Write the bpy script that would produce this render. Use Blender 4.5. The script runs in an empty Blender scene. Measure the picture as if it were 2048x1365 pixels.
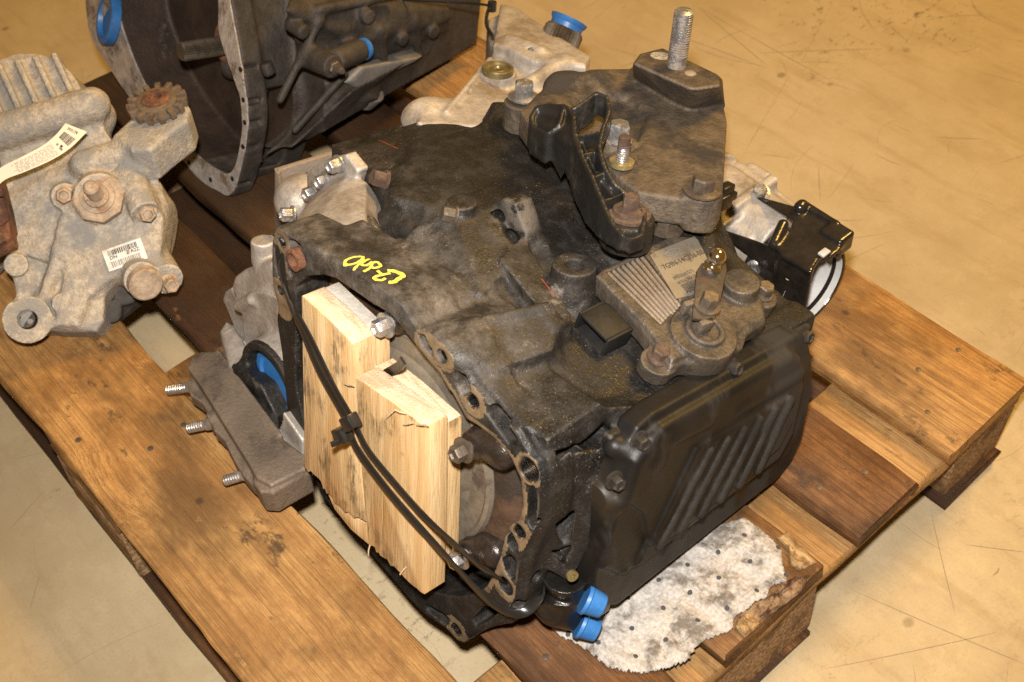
import bpy, bmesh, math, random
import numpy as np
from mathutils import Vector, Matrix
from mathutils.bvhtree import BVHTree
random.seed(7); rng = np.random.default_rng(7)
S = bpy.context.scene; COL = S.collection
# ---------------------------------------------------------------- camera, light, exposure
cam_d = bpy.data.cameras.new('camera'); cam = bpy.data.objects.new('camera', cam_d); COL.objects.link(cam)
cam_d.sensor_width = 36; cam_d.lens = 43.4928; cam_d.clip_start = .01; cam_d.clip_end = 60
cam.matrix_world = Matrix(((0.660097,-0.534667,0.527639,0.305840),(0.749260,0.518827,-0.411616,-0.119228),(-0.053676,0.667045,0.743081,1.163151),(0,0,0,1)))
cam_d.dof.use_dof = True; cam_d.dof.focus_distance = 1.16; cam_d.dof.aperture_fstop = 9.0
S.camera = cam
w = bpy.data.worlds.new('World'); S.world = w; w.use_nodes = True
w.node_tree.nodes['Background'].inputs[0].default_value = (1.0, .54, .14, 1)
w.node_tree.nodes['Background'].inputs[1].default_value = .20
def lamp(name, typ, loc, target, energy, col, size):
    d = bpy.data.lights.new(name, typ); d.energy = energy; d.color = col
    if typ == 'AREA': d.shape = 'DISK'; d.size = size
    else: d.shadow_soft_size = size
    o = bpy.data.objects.new(name, d); COL.objects.link(o); o.location = loc
    o.rotation_euler = (Vector(target) - Vector(loc)).to_track_quat('-Z', 'Y').to_euler(); return o
# the flash on top of the camera and the warm hall lamps overhead
fl = lamp('camera_flash', 'SPOT', (.27, -.10, 1.28), (-.42, .42, .15), 150.0, (1.0, .94, .87), .025); fl.data.spot_size = math.radians(78); fl.data.spot_blend = 1.0
lamp('hall_lamp', 'AREA', (-.2, 3.4, 3.8), (-.3, 1.0, .0), 200.0, (1.0, .59, .15), 1.2)
S.view_settings.view_transform = 'Standard'; S.view_settings.look = 'None'; S.view_settings.exposure = 0.0; S.view_settings.gamma = 1
S.render.engine = 'CYCLES'; S.cycles.use_denoising = False; S.cycles.sample_clamp_indirect = 2.0; S.cycles.sample_clamp_direct = 12.0; S.cycles.max_bounces = 5; S.cycles.diffuse_bounces = 2; S.cycles.glossy_bounces = 3; S.cycles.caustics_reflective = False; S.cycles.caustics_refractive = False
# ---------------------------------------------------------------- signed-distance castings
BIG = .06
def _rot(R):
    return None if R is None else np.array(R, float)
def pbox(c, h, R=None, r=0.0):
    c = np.array(c, float); h = np.array(h, float); R = _rot(R)      # R columns = local axes
    e = h if R is None else np.abs(R) @ h
    def f(X, Y, Z):
        X, Y, Z = X - c[0], Y - c[1], Z - c[2]
        if R is not None: X, Y, Z = (R[0,0]*X+R[1,0]*Y+R[2,0]*Z, R[0,1]*X+R[1,1]*Y+R[2,1]*Z, R[0,2]*X+R[1,2]*Y+R[2,2]*Z)
        a, b, d = abs(X)-h[0]+r, abs(Y)-h[1]+r, abs(Z)-h[2]+r
        return np.sqrt(np.maximum(a,0)**2+np.maximum(b,0)**2+np.maximum(d,0)**2)+np.minimum(np.maximum(np.maximum(a,b),d),0)-r
    return c-e, c+e, f
def pcyl(a, b, r, r2=None, rd=0.0):
    a = np.array(a, float); b = np.array(b, float); r2 = r if r2 is None else r2; L = np.linalg.norm(b-a); u = (b-a)/L; m = max(r, r2)
    def f(X, Y, Z):
        X, Y, Z = X-a[0], Y-a[1], Z-a[2]
        t = X*u[0]+Y*u[1]+Z*u[2]; q = np.sqrt(np.maximum(X*X+Y*Y+Z*Z-t*t, 0))
        dx = q-(r+(r2-r)*np.clip(t/L, 0, 1))+rd; dy = abs(t-L/2)-L/2+rd
        return np.sqrt(np.maximum(dx,0)**2+np.maximum(dy,0)**2)+np.minimum(np.maximum(dx,dy),0)-rd
    return np.minimum(a,b)-m, np.maximum(a,b)+m, f
def pcap(a, b, r, r2=None):
    a = np.array(a, float); b = np.array(b, float); r2 = r if r2 is None else r2; L2 = ((b-a)**2).sum(); m = max(r, r2); d = b-a
    def f(X, Y, Z):
        X, Y, Z = X-a[0], Y-a[1], Z-a[2]
        t = np.clip((X*d[0]+Y*d[1]+Z*d[2])/L2, 0, 1)
        return np.sqrt((X-t*d[0])**2+(Y-t*d[1])**2+(Z-t*d[2])**2)-(r+(r2-r)*t)
    return np.minimum(a,b)-m, np.maximum(a,b)+m, f
def pell(c, r):
    c = np.array(c, float); r = np.array(r, float) if np.ndim(r) else np.array([r]*3, float)
    def f(X, Y, Z):
        X, Y, Z = (X-c[0]), (Y-c[1]), (Z-c[2])
        k = np.sqrt((X/r[0])**2+(Y/r[1])**2+(Z/r[2])**2); return (k-1)*r.min()
    return c-r, c+r, f
def psoup(pts):                      # convex hull of points, as half spaces
    P = np.array(pts, float); bm = bmesh.new()
    for p in P: bm.verts.new(p)
    bmesh.ops.convex_hull(bm, input=bm.verts[:]); bm.normal_update()
    pl = set()
    for fc in bm.faces:
        n = fc.normal.normalized(); pl.add((round(n.x,3), round(n.y,3), round(n.z,3), round(n.dot(fc.verts[0].co),4)))
    bm.free(); return P, list(pl)
def phull(pts, r=0.0):
    P, pl = psoup(pts)
    def f(X, Y, Z):
        d = None
        for a, b, c, k in pl:
            e = a*X+b*Y+c*Z-k; d = e if d is None else np.maximum(d, e)
        return d-r
    return P.min(0)-r, P.max(0)+r, f
def ppris(poly, h0, h1, ax=1, r=0.0, M=None, O=(0,0,0)):
    """polygon (2-D, the two axes other than ax) extruded h0..h1 along ax, in the frame M, O"""
    Q = np.array(poly, float)
    if Q.shape[1] == 3: Q = np.delete(Q, ax, 1)
    i, j = [k for k in range(3) if k != ax]; O = np.array(O, float); M = _rot(M)
    lo = np.zeros(3); hi = np.zeros(3); lo[[i,j]] = Q.min(0); hi[[i,j]] = Q.max(0); lo[ax], hi[ax] = h0, h1
    if M is not None:
        C = np.array([[(lo,hi)[(n>>t)&1][t] for t in range(3)] for n in range(8)]) @ M.T + O; blo, bhi = C.min(0), C.max(0)
    else: blo, bhi = lo+O, hi+O
    def f(X, Y, Z):
        X, Y, Z = X-O[0], Y-O[1], Z-O[2]
        if M is not None: X, Y, Z = (M[0,0]*X+M[1,0]*Y+M[2,0]*Z, M[0,1]*X+M[1,1]*Y+M[2,1]*Z, M[0,2]*X+M[1,2]*Y+M[2,2]*Z)
        c = (X, Y, Z); A, B, H = c[i], c[j], c[ax]
        A, B = np.broadcast_arrays(A, B); d = np.full(A.shape, 1e9); s = np.ones(A.shape, bool); n = len(Q)
        for k in range(n):
            p, q = Q[k], Q[k-1]; e = q-p; wx, wy = A-p[0], B-p[1]
            t = np.clip((wx*e[0]+wy*e[1])/(e@e+1e-12), 0, 1)
            d = np.minimum(d, (wx-e[0]*t)**2+(wy-e[1]*t)**2)
            c1 = B >= p[1]; c2 = B < q[1]; c3 = e[0]*wy > e[1]*wx
            s ^= ((c1 & c2 & c3) | (~c1 & ~c2 & ~c3))
        d = np.where(s, 1, -1)*np.sqrt(d)+r; v = abs(H-(h0+h1)/2)-(h1-h0)/2+r
        return np.sqrt(np.maximum(d,0)**2+np.maximum(v,0)**2)+np.minimum(np.maximum(d,v),0)-r
    return blo, bhi, f
class Vol:
    def __init__(s, lo, hi, h):
        s.lo = np.array(lo, float); s.h = h; s.n = np.ceil((np.array(hi)-s.lo)/h).astype(int)+1
        s.F = np.full(s.n, BIG, np.float32)
    def _op(s, prim, k, cut):
        lo, hi, f = prim; m = abs(k)+3*s.h
        a = np.clip(np.floor((lo-m-s.lo)/s.h).astype(int), 0, s.n); b = np.clip(np.ceil((hi+m-s.lo)/s.h).astype(int)+1, 0, s.n)
        if (b <= a).any(): return s
        X, Y, Z = [(s.lo[t]+s.h*np.arange(a[t], b[t])).reshape([-1 if t == u else 1 for u in range(3)]) for t in range(3)]
        D = f(X, Y, Z); V = s.F[a[0]:b[0], a[1]:b[1], a[2]:b[2]]
        if cut:
            N = -D
            if k > 0: hh = np.clip(.5-.5*(V-N)/k, 0, 1); V[...] = V*(1-hh)+N*hh+k*hh*(1-hh)
            else: np.maximum(V, N, out=V, casting='unsafe')
        else:
            if k > 0: hh = np.clip(.5+.5*(V-D)/k, 0, 1); V[...] = V*(1-hh)+D*hh-k*hh*(1-hh)
            else: np.minimum(V, D, out=V, casting='unsafe')
        return s
    def add(s, prim, k=.004): return s._op(prim, k, False)
    def cut(s, prim, k=.0015): return s._op(prim, k, True)
    def mesh(s, relax=1):
        F = s.F; F[0] = F[-1] = BIG; F[:,0] = F[:,-1] = BIG; F[:,:,0] = F[:,:,-1] = BIG
        I = (F < 0); n = s.n
        c = np.zeros(n-1, np.uint8)
        off = [(i,j,k) for i in (0,1) for j in (0,1) for k in (0,1)]
        for i,j,k in off: c += I[i:n[0]-1+i, j:n[1]-1+j, k:n[2]-1+k]
        act = np.argwhere((c > 0) & (c < 8)); N = len(act)
        idx = np.full(n-1, -1, np.int32); idx[tuple(act.T)] = np.arange(N)
        val = np.stack([F[act[:,0]+i, act[:,1]+j, act[:,2]+k] for i,j,k in off], 1).astype(np.float64)
        sm = np.zeros((N,3)); ct = np.zeros(N); o = np.array(off, float)
        for p in range(8):
            for q in range(p+1, 8):
                if np.abs(o[p]-o[q]).sum() != 1: continue
                x = (val[:,p] < 0) != (val[:,q] < 0); t = val[x,p]/(val[x,p]-val[x,q])
                sm[x] += o[p]+(o[q]-o[p])*t[:,None]; ct[x] += 1
        V = s.lo+s.h*(act+sm/ct[:,None]); quads = []
        for ax in range(3):
            sl0 = [slice(None)]*3; sl1 = [slice(None)]*3; sl0[ax] = slice(0, -1); sl1[ax] = slice(1, None)
            x = np.argwhere(I[tuple(sl0)] != I[tuple(sl1)]); fl = I[tuple(x.T)]
            b, d = [(1,2),(2,0),(0,1)][ax]
            def g(db, dd): y = x.copy(); y[:,b] -= db; y[:,d] -= dd; return idx[tuple(y.T)]
            Q = np.stack([g(1,1), g(0,1), g(0,0), g(1,0)], 1); Q[~fl] = Q[~fl][:, ::-1]; quads.append(Q)
        Q = np.concatenate(quads)
        for _ in range(relax):
            acc = np.zeros_like(V); cn = np.zeros(N)
            for p in range(4):
                for q in ((p+1)%4, (p-1)%4): np.add.at(acc, Q[:,p], V[Q[:,q]]); np.add.at(cn, Q[:,p], 1)
            V = V*.5+.5*acc/cn[:,None]
        return V, Q
# ---------------------------------------------------------------- object helpers
def tag(o, label=None, cat=None, group=None, kind=None):
    if label: o['label'] = label
    if cat: o['category'] = cat
    if group: o['group'] = group
    if kind: o['kind'] = kind
    return o
def empty(name, M=None, loc=(0,0,0)):
    o = bpy.data.objects.new(name, None); COL.objects.link(o); o.empty_display_size = .05
    if M is not None:
        R, t = M; m = Matrix.Identity(4)
        for i in range(3):
            for j in range(3): m[i][j] = R[i][j]
            m[i][3] = t[i]
        o.matrix_world = m
    else: o.location = loc
    return o
def put(name, me, mats, parent=None, loc=None):
    o = bpy.data.objects.new(name, me); COL.objects.link(o)
    for m in (mats if isinstance(mats, (list, tuple)) else [mats]): me.materials.append(m)
    if parent is not None: o.parent = parent
    if loc is not None: o.location = loc
    return o
def cast(name, vol, mats, parent=None, relax=1, pick=None, base=None):
    V, Q = vol.mesh(relax); me = bpy.data.meshes.new(name)
    if base is not None: V = V-np.array(base)
    me.vertices.add(len(V)); me.vertices.foreach_set('co', V.astype(np.float32).ravel())
    me.loops.add(Q.size); me.loops.foreach_set('vertex_index', Q.astype(np.int32).ravel())
    me.polygons.add(len(Q)); me.polygons.foreach_set('loop_start', np.arange(0, Q.size, 4, dtype=np.int32))
    me.update(calc_edges=True); me.polygons.foreach_set('use_smooth', np.ones(len(Q), bool))
    if pick is not None:
        C = V[Q].mean(1); Nn = np.cross(V[Q[:,2]]-V[Q[:,0]], V[Q[:,3]]-V[Q[:,1]]); Nn /= np.linalg.norm(Nn, axis=1)[:,None]+1e-12
        me.polygons.foreach_set('material_index', pick(C, Nn).astype(np.int32))
    o = put(name, me, mats, parent)
    return o
def basis(d, up=(0,0,1)):
    d = Vector(d).normalized(); u = Vector(up)
    if abs(d.dot(u)) > .95: u = Vector((0,1,0)) if abs(d.y) < .9 else Vector((1,0,0))
    x = u.cross(d).normalized(); y = d.cross(x); return x, y, d
class B:
    """small mesh builder"""
    def __init__(s): s.v = []; s.f = []; s.m = []
    def _add(s, vs, fs, m=0):
        n = len(s.v); s.v += [tuple(x) for x in vs]; s.f += [tuple(i+n for i in q) for q in fs]; s.m += [m]*len(fs); return s
    def box(s, lo, hi, m=0):
        (a,b,c),(d,e,f) = lo, hi
        return s._add([(a,b,c),(d,b,c),(d,e,c),(a,e,c),(a,b,f),(d,b,f),(d,e,f),(a,e,f)], [(3,2,1,0),(4,5,6,7),(0,1,5,4),(1,2,6,5),(2,3,7,6),(3,0,4,7)], m)
    def lathe(s, a, d, prof, n=20, m=0, phase=0, closed=True):
        """prof = [(t along d, radius)], from a along d"""
        x, y, z = basis(d); a = Vector(a); vs = []; fs = []
        for t, r in prof:
            for k in range(n):
                w_ = 2*math.pi*k/n+phase; vs.append(a+z*t+(x*math.cos(w_)+y*math.sin(w_))*r)
        for i in range(len(prof)-1):
            for k in range(n): p = i*n+k; q = i*n+(k+1)%n; fs.append((p, q, q+n, p+n))
        if closed:
            fs.append(tuple(range(n))[::-1]); fs.append(tuple(range((len(prof)-1)*n, len(prof)*n)))
        return s._add(vs, fs, m)
    def tube(s, pts, r, n=8, m=0, flat=None):
        P = [Vector(p) for p in pts]; vs = []; fs = []; up = None
        for i, p in enumerate(P):
            t = (P[min(i+1,len(P)-1)]-P[max(i-1,0)]).normalized()
            if up is None: up = basis(t)[0]
            up = (up-t*up.dot(t)).normalized(); y = t.cross(up); rr = r(i/(len(P)-1)) if callable(r) else r
            for k in range(n): w_ = 2*math.pi*k/n; vs.append(p+up*math.cos(w_)*rr+y*math.sin(w_)*rr)
        for i in range(len(P)-1):
            for k in range(n): a = i*n+k; b = i*n+(k+1)%n; fs.append((a,b,b+n,a+n))
        fs.append(tuple(range(n))[::-1]); fs.append(tuple(range(len(vs)-n, len(vs)))); return s._add(vs, fs, m)
    def strap(s, pts, wd, th, side, m=0):
        """flat band along pts; side(i) gives the width direction hint"""
        P = [Vector(p) for p in pts]; vs = []; fs = []
        for i, p in enumerate(P):
            t = (P[min(i+1,len(P)-1)]-P[max(i-1,0)]).normalized(); nn = Vector(side(i)) if callable(side) else Vector(side)
            nn = (nn-t*nn.dot(t)).normalized(); x = t.cross(nn)
            for a, b in ((-1,-.6),(-.8,-1),(.8,-1),(1,-.6),(1,.6),(.8,1),(-.8,1),(-1,.6)): vs.append(p+x*wd/2*a+nn*th/2*b)
        n = 8
        for i in range(len(P)-1):
            for k in range(n): a = i*n+k; b = i*n+(k+1)%n; fs.append((a,b,b+n,a+n))
        fs.append(tuple(range(n))[::-1]); fs.append(tuple(range(len(vs)-n, len(vs)))); return s._add(vs, fs, m)
    def prism(s, poly, a, b, m=0):
        """3-D polygon pushed from offset vector a to offset vector b"""
        P = [Vector(p) for p in poly]; n = len(P); a = Vector(a); b = Vector(b)
        vs = [p+a for p in P]+[p+b for p in P]
        fs = [tuple(range(n))[::-1], tuple(range(n,2*n))]+[(i,(i+1)%n,(i+1)%n+n,i+n) for i in range(n)]
        return s._add(vs, fs, m)
    def hexbolt(s, a, d, r, h, flange=1.35, m=0, washer=0, dish=True):
        """flanged hex head sitting on a, pointing along d"""
        t = 0
        if washer: s.lathe(a, d, [(0,washer),(r*.22,washer),(r*.22,washer*.98)], 24, m); t = r*.22
        if flange: s.lathe(a, d, [(t,r*flange),(t+r*.18,r*flange),(t+r*.32,r*1.04)], 24, m); t += r*.25
        s.lathe(a, d, [(t,r),(t+h*.86,r),(t+h,r*.86)]+([(t+h,r*.62),(t+h*.82,r*.5)] if dish else []), 6, m, phase=.3); return s
    def thread(s, a, d, r, L, pitch, m=0, n=16, flat=.12):
        prof = [(0, r)]; k = int(L/pitch)
        for i in range(k): prof += [(L*(i+.1)/k, r), (L*(i+.5)/k, r*(1-flat)), (L*(i+.9)/k, r)]
        prof += [(L, r*.95), (L+r*.25, r*.7)]; return s.lathe(a, d, prof, n, m)
    def obj(s, name, mats, parent=None, angle=40, loc=None, bevel=0):
        me = bpy.data.meshes.new(name); me.from_pydata([tuple(p) for p in s.v], [], s.f); me.polygons.foreach_set('material_index', s.m)
        bm = bmesh.new(); bm.from_mesh(me); bmesh.ops.recalc_face_normals(bm, faces=bm.faces[:])
        if bevel: bmesh.ops.bevel(bm, geom=[e for e in bm.edges if len(e.link_faces) == 2 and e.calc_face_angle(0) > .5], offset=bevel, segments=2, profile=.5, affect='EDGES', clamp_overlap=True)
        bm.to_mesh(me); bm.free(); me.update()
        me.polygons.foreach_set('use_smooth', np.ones(len(me.polygons), bool)); me.set_sharp_from_angle(angle=math.radians(angle))
        return put(name, me, mats, parent, loc)
def text_mesh(body, size, bold=0.0):
    c = bpy.data.curves.new('t', 'FONT'); c.body = body; c.size = size; c.align_x = 'LEFT'; c.offset = bold; c.resolution_u = 2
    o = bpy.data.objects.new('t', c); COL.objects.link(o); dg = bpy.context.evaluated_depsgraph_get(); me = bpy.data.meshes.new_from_object(o.evaluated_get(dg))
    bpy.data.objects.remove(o); v = [tuple(p.co) for p in me.vertices]; f = [tuple(p.vertices) for p in me.polygons]; bpy.data.meshes.remove(me); return v, f
def spline(pts, n=6):
    P = [np.array(p, float) for p in pts]; P = [2*P[0]-P[1]]+P+[2*P[-1]-P[-2]]; out = []
    for i in range(1, len(P)-2):
        a, b, c, d = P[i-1:i+3]
        for k in range(n):
            t = k/n; out.append(tuple(.5*((2*b)+(c-a)*t+(2*a-5*b+4*c-d)*t*t+(3*b-a-3*c+d)*t**3)))
    out.append(tuple(P[-2])); return out

# ---------------------------------------------------------------- materials
class Mt:
    def __init__(s, name, rough=.6, metal=0.0, spec=.5):
        s.m = bpy.data.materials.new(name); s.m.use_nodes = True; s.t = s.m.node_tree; s.b = s.t.nodes['Principled BSDF']
        s.b.inputs['Roughness'].default_value = rough; s.b.inputs['Metallic'].default_value = metal; s.b.inputs['Specular IOR Level'].default_value = spec
        s.tc = s.t.nodes.new('ShaderNodeTexCoord'); s.P = s.tc.outputs['Object']
    def n(s, typ, **kw):
        x = s.t.nodes.new('ShaderNode'+typ)
        for k, v in kw.items(): setattr(x, k, v)
        return x
    def L(s, a, b):
        if hasattr(a, 'default_value') or hasattr(a, 'is_linked'): s.t.links.new(a, b)
        else: b.default_value = a if not isinstance(a, tuple) or len(a) != 3 else (*a, 1) if b.type == 'RGBA' else a
    def scale(s, v, k, off=None):
        x = s.n('Mapping'); s.L(v, x.inputs['Vector']); x.inputs['Scale'].default_value = k if isinstance(k, tuple) else (k,k,k)
        if off is not None: x.inputs['Location'].default_value = off
        return x.outputs[0]
    def noise(s, sc, det=4, ro=.55, v=None, dist=0.0):
        x = s.n('TexNoise'); s.L(v or s.P, x.inputs['Vector']); x.inputs['Scale'].default_value = sc; x.inputs['Detail'].default_value = det; x.inputs['Roughness'].default_value = ro; x.inputs['Distortion'].default_value = dist; return x.outputs['Fac']
    def voro(s, sc, v=None, feat='F1', rnd=1.0):
        x = s.n('TexVoronoi', feature=feat); s.L(v or s.P, x.inputs['Vector']); x.inputs['Scale'].default_value = sc; x.inputs['Randomness'].default_value = rnd; return x.outputs['Distance']
    def ramp(s, f, a, b, c=0.0, d=1.0):
        x = s.n('MapRange', interpolation_type='SMOOTHSTEP'); s.L(f, x.inputs[0]); x.inputs[1].default_value = a; x.inputs[2].default_value = b; x.inputs[3].default_value = c; x.inputs[4].default_value = d; return x.outputs[0]
    def mth(s, op, a, b=0.0):
        x = s.n('Math', operation=op); s.L(a, x.inputs[0]); s.L(b, x.inputs[1]); return x.outputs[0]
    def mul(s, a, b): return s.mth('MULTIPLY', a, b)
    def mix(s, f, a, b):
        x = s.n('Mix', data_type='RGBA'); s.L(f, x.inputs[0]); s.L(a, x.inputs[6]); s.L(b, x.inputs[7]); return x.outputs[2]
    def xyz(s, v=None):
        x = s.n('SeparateXYZ'); s.L(v or s.P, x.inputs[0]); return x.outputs
    def col(s, c): s.L(c, s.b.inputs['Base Color']); return s
    def rough(s, f): s.L(f, s.b.inputs['Roughness']); return s
    def metal(s, f): s.L(f, s.b.inputs['Metallic']); return s
    def bump(s, f, dist, st=1.0):
        x = s.n('Bump'); x.inputs['Strength'].default_value = st; x.inputs['Distance'].default_value = dist; s.L(f, x.inputs['Height'])
        if s.b.inputs['Normal'].is_linked: s.L(s.b.inputs['Normal'].links[0].from_socket, x.inputs['Normal'])
        s.L(x.outputs[0], s.b.inputs['Normal']); return s
    def edge(s, a=.52, b=.6):
        return s.ramp(s.n('NewGeometry').outputs['Pointiness'], a, b)
M = {}
def plain(name, c, rough=.5, metal=0.0, var=.25, sc=60, dirt=None, dsc=14, dth=(.52,.68), bump=.0004, bsc=220, spec=.5, edge=0.0):
    """one colour with grain, plus an optional patchy second colour (dirt, rust)"""
    s = Mt(name, rough, metal, spec); f = s.noise(sc, 4, .7)
    k = s.mix(s.ramp(f, .3, .7), tuple(x*(1-var) for x in c), tuple(min(1, x*(1+var)) for x in c))
    if dirt:
        d = s.ramp(s.noise(dsc, 6, .72), *dth); k = s.mix(d, k, dirt); s.rough(s.ramp(d, 0, 1, rough, min(.95, rough+.25)))
        if metal: s.metal(s.ramp(d, 0, 1, metal, .1))
    if edge: k = s.mix(s.mul(s.edge(.515, .58), edge), k, tuple(min(.8, x*2.6+.03) for x in c))
    s.col(k)
    if bump: s.bump(s.noise(bsc, 3, .7), bump*1.5)
    M[name] = s.m; return s
# oily, dusty cast aluminium of the main gearbox
def case_mat():
    s = Mt('case_cast', .55, 0, .4); X, Y, Z = s.xyz()
    big = s.noise(7, 4, .6); mid = s.noise(48, 6, .74); fine = s.noise(300, 3, .7); pn = s.noise(21, 7, .76)
    c = s.mix(s.ramp(big, .38, .62), (.0068,.0062,.0057), (.0135,.0112,.0090))
    c = s.mix(s.mul(s.ramp(mid, .52, .64), .45), c, (.029,.0235,.018))
    near = s.mul(s.mul(s.ramp(Y, .19, .015), s.ramp(X, .19, .05)), s.ramp(Z, .075, .14))
    grey = s.mix(s.ramp(mid, .38, .62), (.048,.0405,.033), (.118,.101,.084))
    c = s.mix(s.mul(near, s.ramp(s.mth('ADD', pn, s.mul(big, .6)), .68, .94, .35, 1.0)), c, grey)
    c = s.mix(s.mul(s.ramp(pn, .585, .66), s.ramp(near, .02, .35, .10, .85)), c, (.150,.130,.108))
    c = s.mix(s.mul(s.ramp(pn, .44, .37), s.ramp(near, .1, .5, 0, .7)), c, (.016,.013,.0105))
    c = s.mix(s.mul(s.ramp(fine, .59, .64), .35), c, (.050,.042,.034))
    dv = s.n('VectorMath', operation='DISTANCE'); s.L(s.P, dv.inputs[0]); dv.inputs[1].default_value = (0.009,0.1437,0.205); lp = s.mul(s.ramp(dv.outputs['Value'], .036, .016), s.ramp(mid, .42, .54)); c = s.mix(s.mul(lp, .6), c, (.16,.136,.112))
    sp = s.mul(s.ramp(s.noise(560, 2, .6), .665, .70), s.ramp(pn, .46, .58)); c = s.mix(s.mul(sp, .7), c, (.28,.23,.17))
    c = s.mix(s.mul(s.edge(.53, .58), .5), c, (.16,.135,.108))
    s.col(c); s.rough(s.ramp(mid, .35, .65, .40, .76)); s.bump(s.mth('ADD', fine, mid), .0010, 1.0); M['case'] = s.m
case_mat()
def dark_side():
    pass
plain('face', (.225,.165,.100), .42, .35, .2, 90, (.06,.04,.025), 26, (.5,.66))
plain('bright', (.62,.60,.58), .22, 1.0, .12, 60, (.12,.09,.06), 60, (.60,.70), 0)
plain('alum', (.35,.312,.272), .48, .30, .22, 70, (.165,.128,.092), 20, (.46,.68), .0006, 260, edge=.4)
plain('alum_rear', (.38,.338,.290), .52, .20, .2, 60, (.19,.145,.098), 16, (.46,.66), .0006, 240, edge=.4)
plain('cover', (.092,.069,.046), .62, .10, .35, 60, (.030,.023,.017), 19, (.44,.62), .0012, 260, edge=.4)
plain('mount', (.155,.118,.084), .6, .2, .25, 60, (.048,.034,.024), 15, (.44,.66), .0009, 260, edge=.5)
plain('oil', (.018,.012,.008), .3, 0, .4, 60, (.05,.036,.022), 40, (.5,.66))
plain('tcmfin', (.100,.078,.056), .5, .3, .3, 70, (.07,.05,.035), 40, (.48,.64), .0006, 300, edge=.4)
plain('lever', (.042,.033,.026), .55, .2, .3, 60, (.075,.038,.022), 45, (.54,.68))
plain('tcm', (.072,.057,.042), .5, .3, .35, 70, (.022,.017,.012), 30, (.46,.64), .0008, 300, edge=.4)
plain('plastic', (.012,.011,.010), .46, 0, .4, 40, (.048,.041,.033), 22, (.52,.75), .0003)
plain('plastic_clean', (.010,.009,.008), .28, 0, .3, 40, None)
plain('blackpaint', (.016,.013,.011), .22, 0, .3, 60, (.10,.08,.06), 140, (.68,.72), .0002, 120)
plain('boltdark', (.11,.085,.062), .5, .5, .3, 120, (.05,.035,.025), 60)
plain('boltblack', (.030,.026,.022), .5, .3, .3, 120, (.05,.04,.03), 60)
plain('zinc', (.46,.45,.44), .34, .85, .2, 120, (.20,.15,.11), 60, (.5,.66))
plain('gold', (.62,.50,.24), .3, .8, .2, 120)
plain('boltrust', (.092,.058,.038), .72, .15, .4, 110, (.060,.034,.022), 70, (.42,.6))
plain('rust', (.150,.062,.028), .8, 0, .5, 70, (.07,.034,.02), 40, (.42,.6), .001)
plain('chrome', (.70,.66,.60), .12, 1.0, .1, 80, (.45,.25,.08), 200, (.58,.66), 0)
plain('blue', (.028,.140,.38), .42, 0, .15, 60, (.05,.085,.13), 50, (.56,.75), .0002)
plain('tie', (.014,.013,.012), .26, 0, .2, 30, (.05,.042,.034), 60, (.6,.75), 0)
plain('converter', (.090,.055,.036), .42, .3, .4, 22, (.030,.020,.014), 16, (.46,.60), .0006)
plain('convgrey', (.22,.185,.14), .40, .4, .25, 30, (.07,.05,.035), 16, (.5,.7), .0003)
plain('conlug', (.030,.022,.018), .30, .3, .4, 60, (.14,.05,.025), 50, (.56,.68), .0006)
plain('black_in', (.010,.008,.007), .5, 0, .4, 30)
plain('beige', (.375,.325,.258), .70, .12, .26, 130, (.262,.245,.222), 14, (.46,.58), .0014, 260, edge=.4)
plain('beigebolt', (.33,.25,.175), .75, 0, .3, 90, (.22,.11,.06), 70, (.55,.68), .0006)
plain('wheelbrown', (.150,.105,.066), .75, .1, .35, 80, (.07,.045,.028), 40, (.46,.62), .0010)
plain('graydark', (.10,.095,.085), .7, 0, .2, 40)
plain('oldcase', (.034,.027,.021), .68, .15, .35, 40, (.075,.060,.046), 12, (.5,.75), .0009, 180)
plain('oldface', (.56,.51,.46), .4, .5, .25, 60, (.16,.11,.07), 26, (.45,.62), .0008)
plain('oldinside', (.034,.021,.014), .6, .1, .35, 24, (.10,.075,.062), 30, (.60,.75), .0008)
plain('oldalum', (.16,.148,.135), .55, .3, .2, 40, (.10,.085,.07), 14, (.48,.66), .0006)
plain('spline', (.085,.066,.045), .5, .5, .3, 90)
plain('brass', (.24,.19,.085), .4, .6, .3, 60)
plain('paper', (.70,.62,.50), .7, 0, .03, 30, None, bump=0)
plain('sticker', (.62,.60,.56), .5, 0, .06, 60, (.40,.33,.24), 40, (.52,.68), 0)
plain('socket', (.010,.0095,.009), .55, 0, .3, 40, (.026,.022,.018), 26, (.5,.7), .0002, spec=.3)
plain('tcmlabel', (.165,.144,.112), .5, .2, .15, 60, (.08,.06,.042), 30, (.47,.62), 0)
plain('ink', (.035,.03,.028), .6, 0, .2, 60, None, bump=0)
plain('ink_faded', (.20,.175,.15), .6, 0, .2, 60, None, bump=0)
plain('yellow', (.74,.66,.10), .5, 0, .10, 60, (.10,.080,.055), 130, (.62,.68), .0002)
plain('redmark', (.34,.055,.02), .5, 0, .2, 60, None, bump=0)
plain('whitecup', (.42,.42,.41), .5, 0, .10, 24, (.36,.36,.35), 14, (.52,.7), .0003)
plain('cream', (.56,.47,.34), .5)
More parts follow.
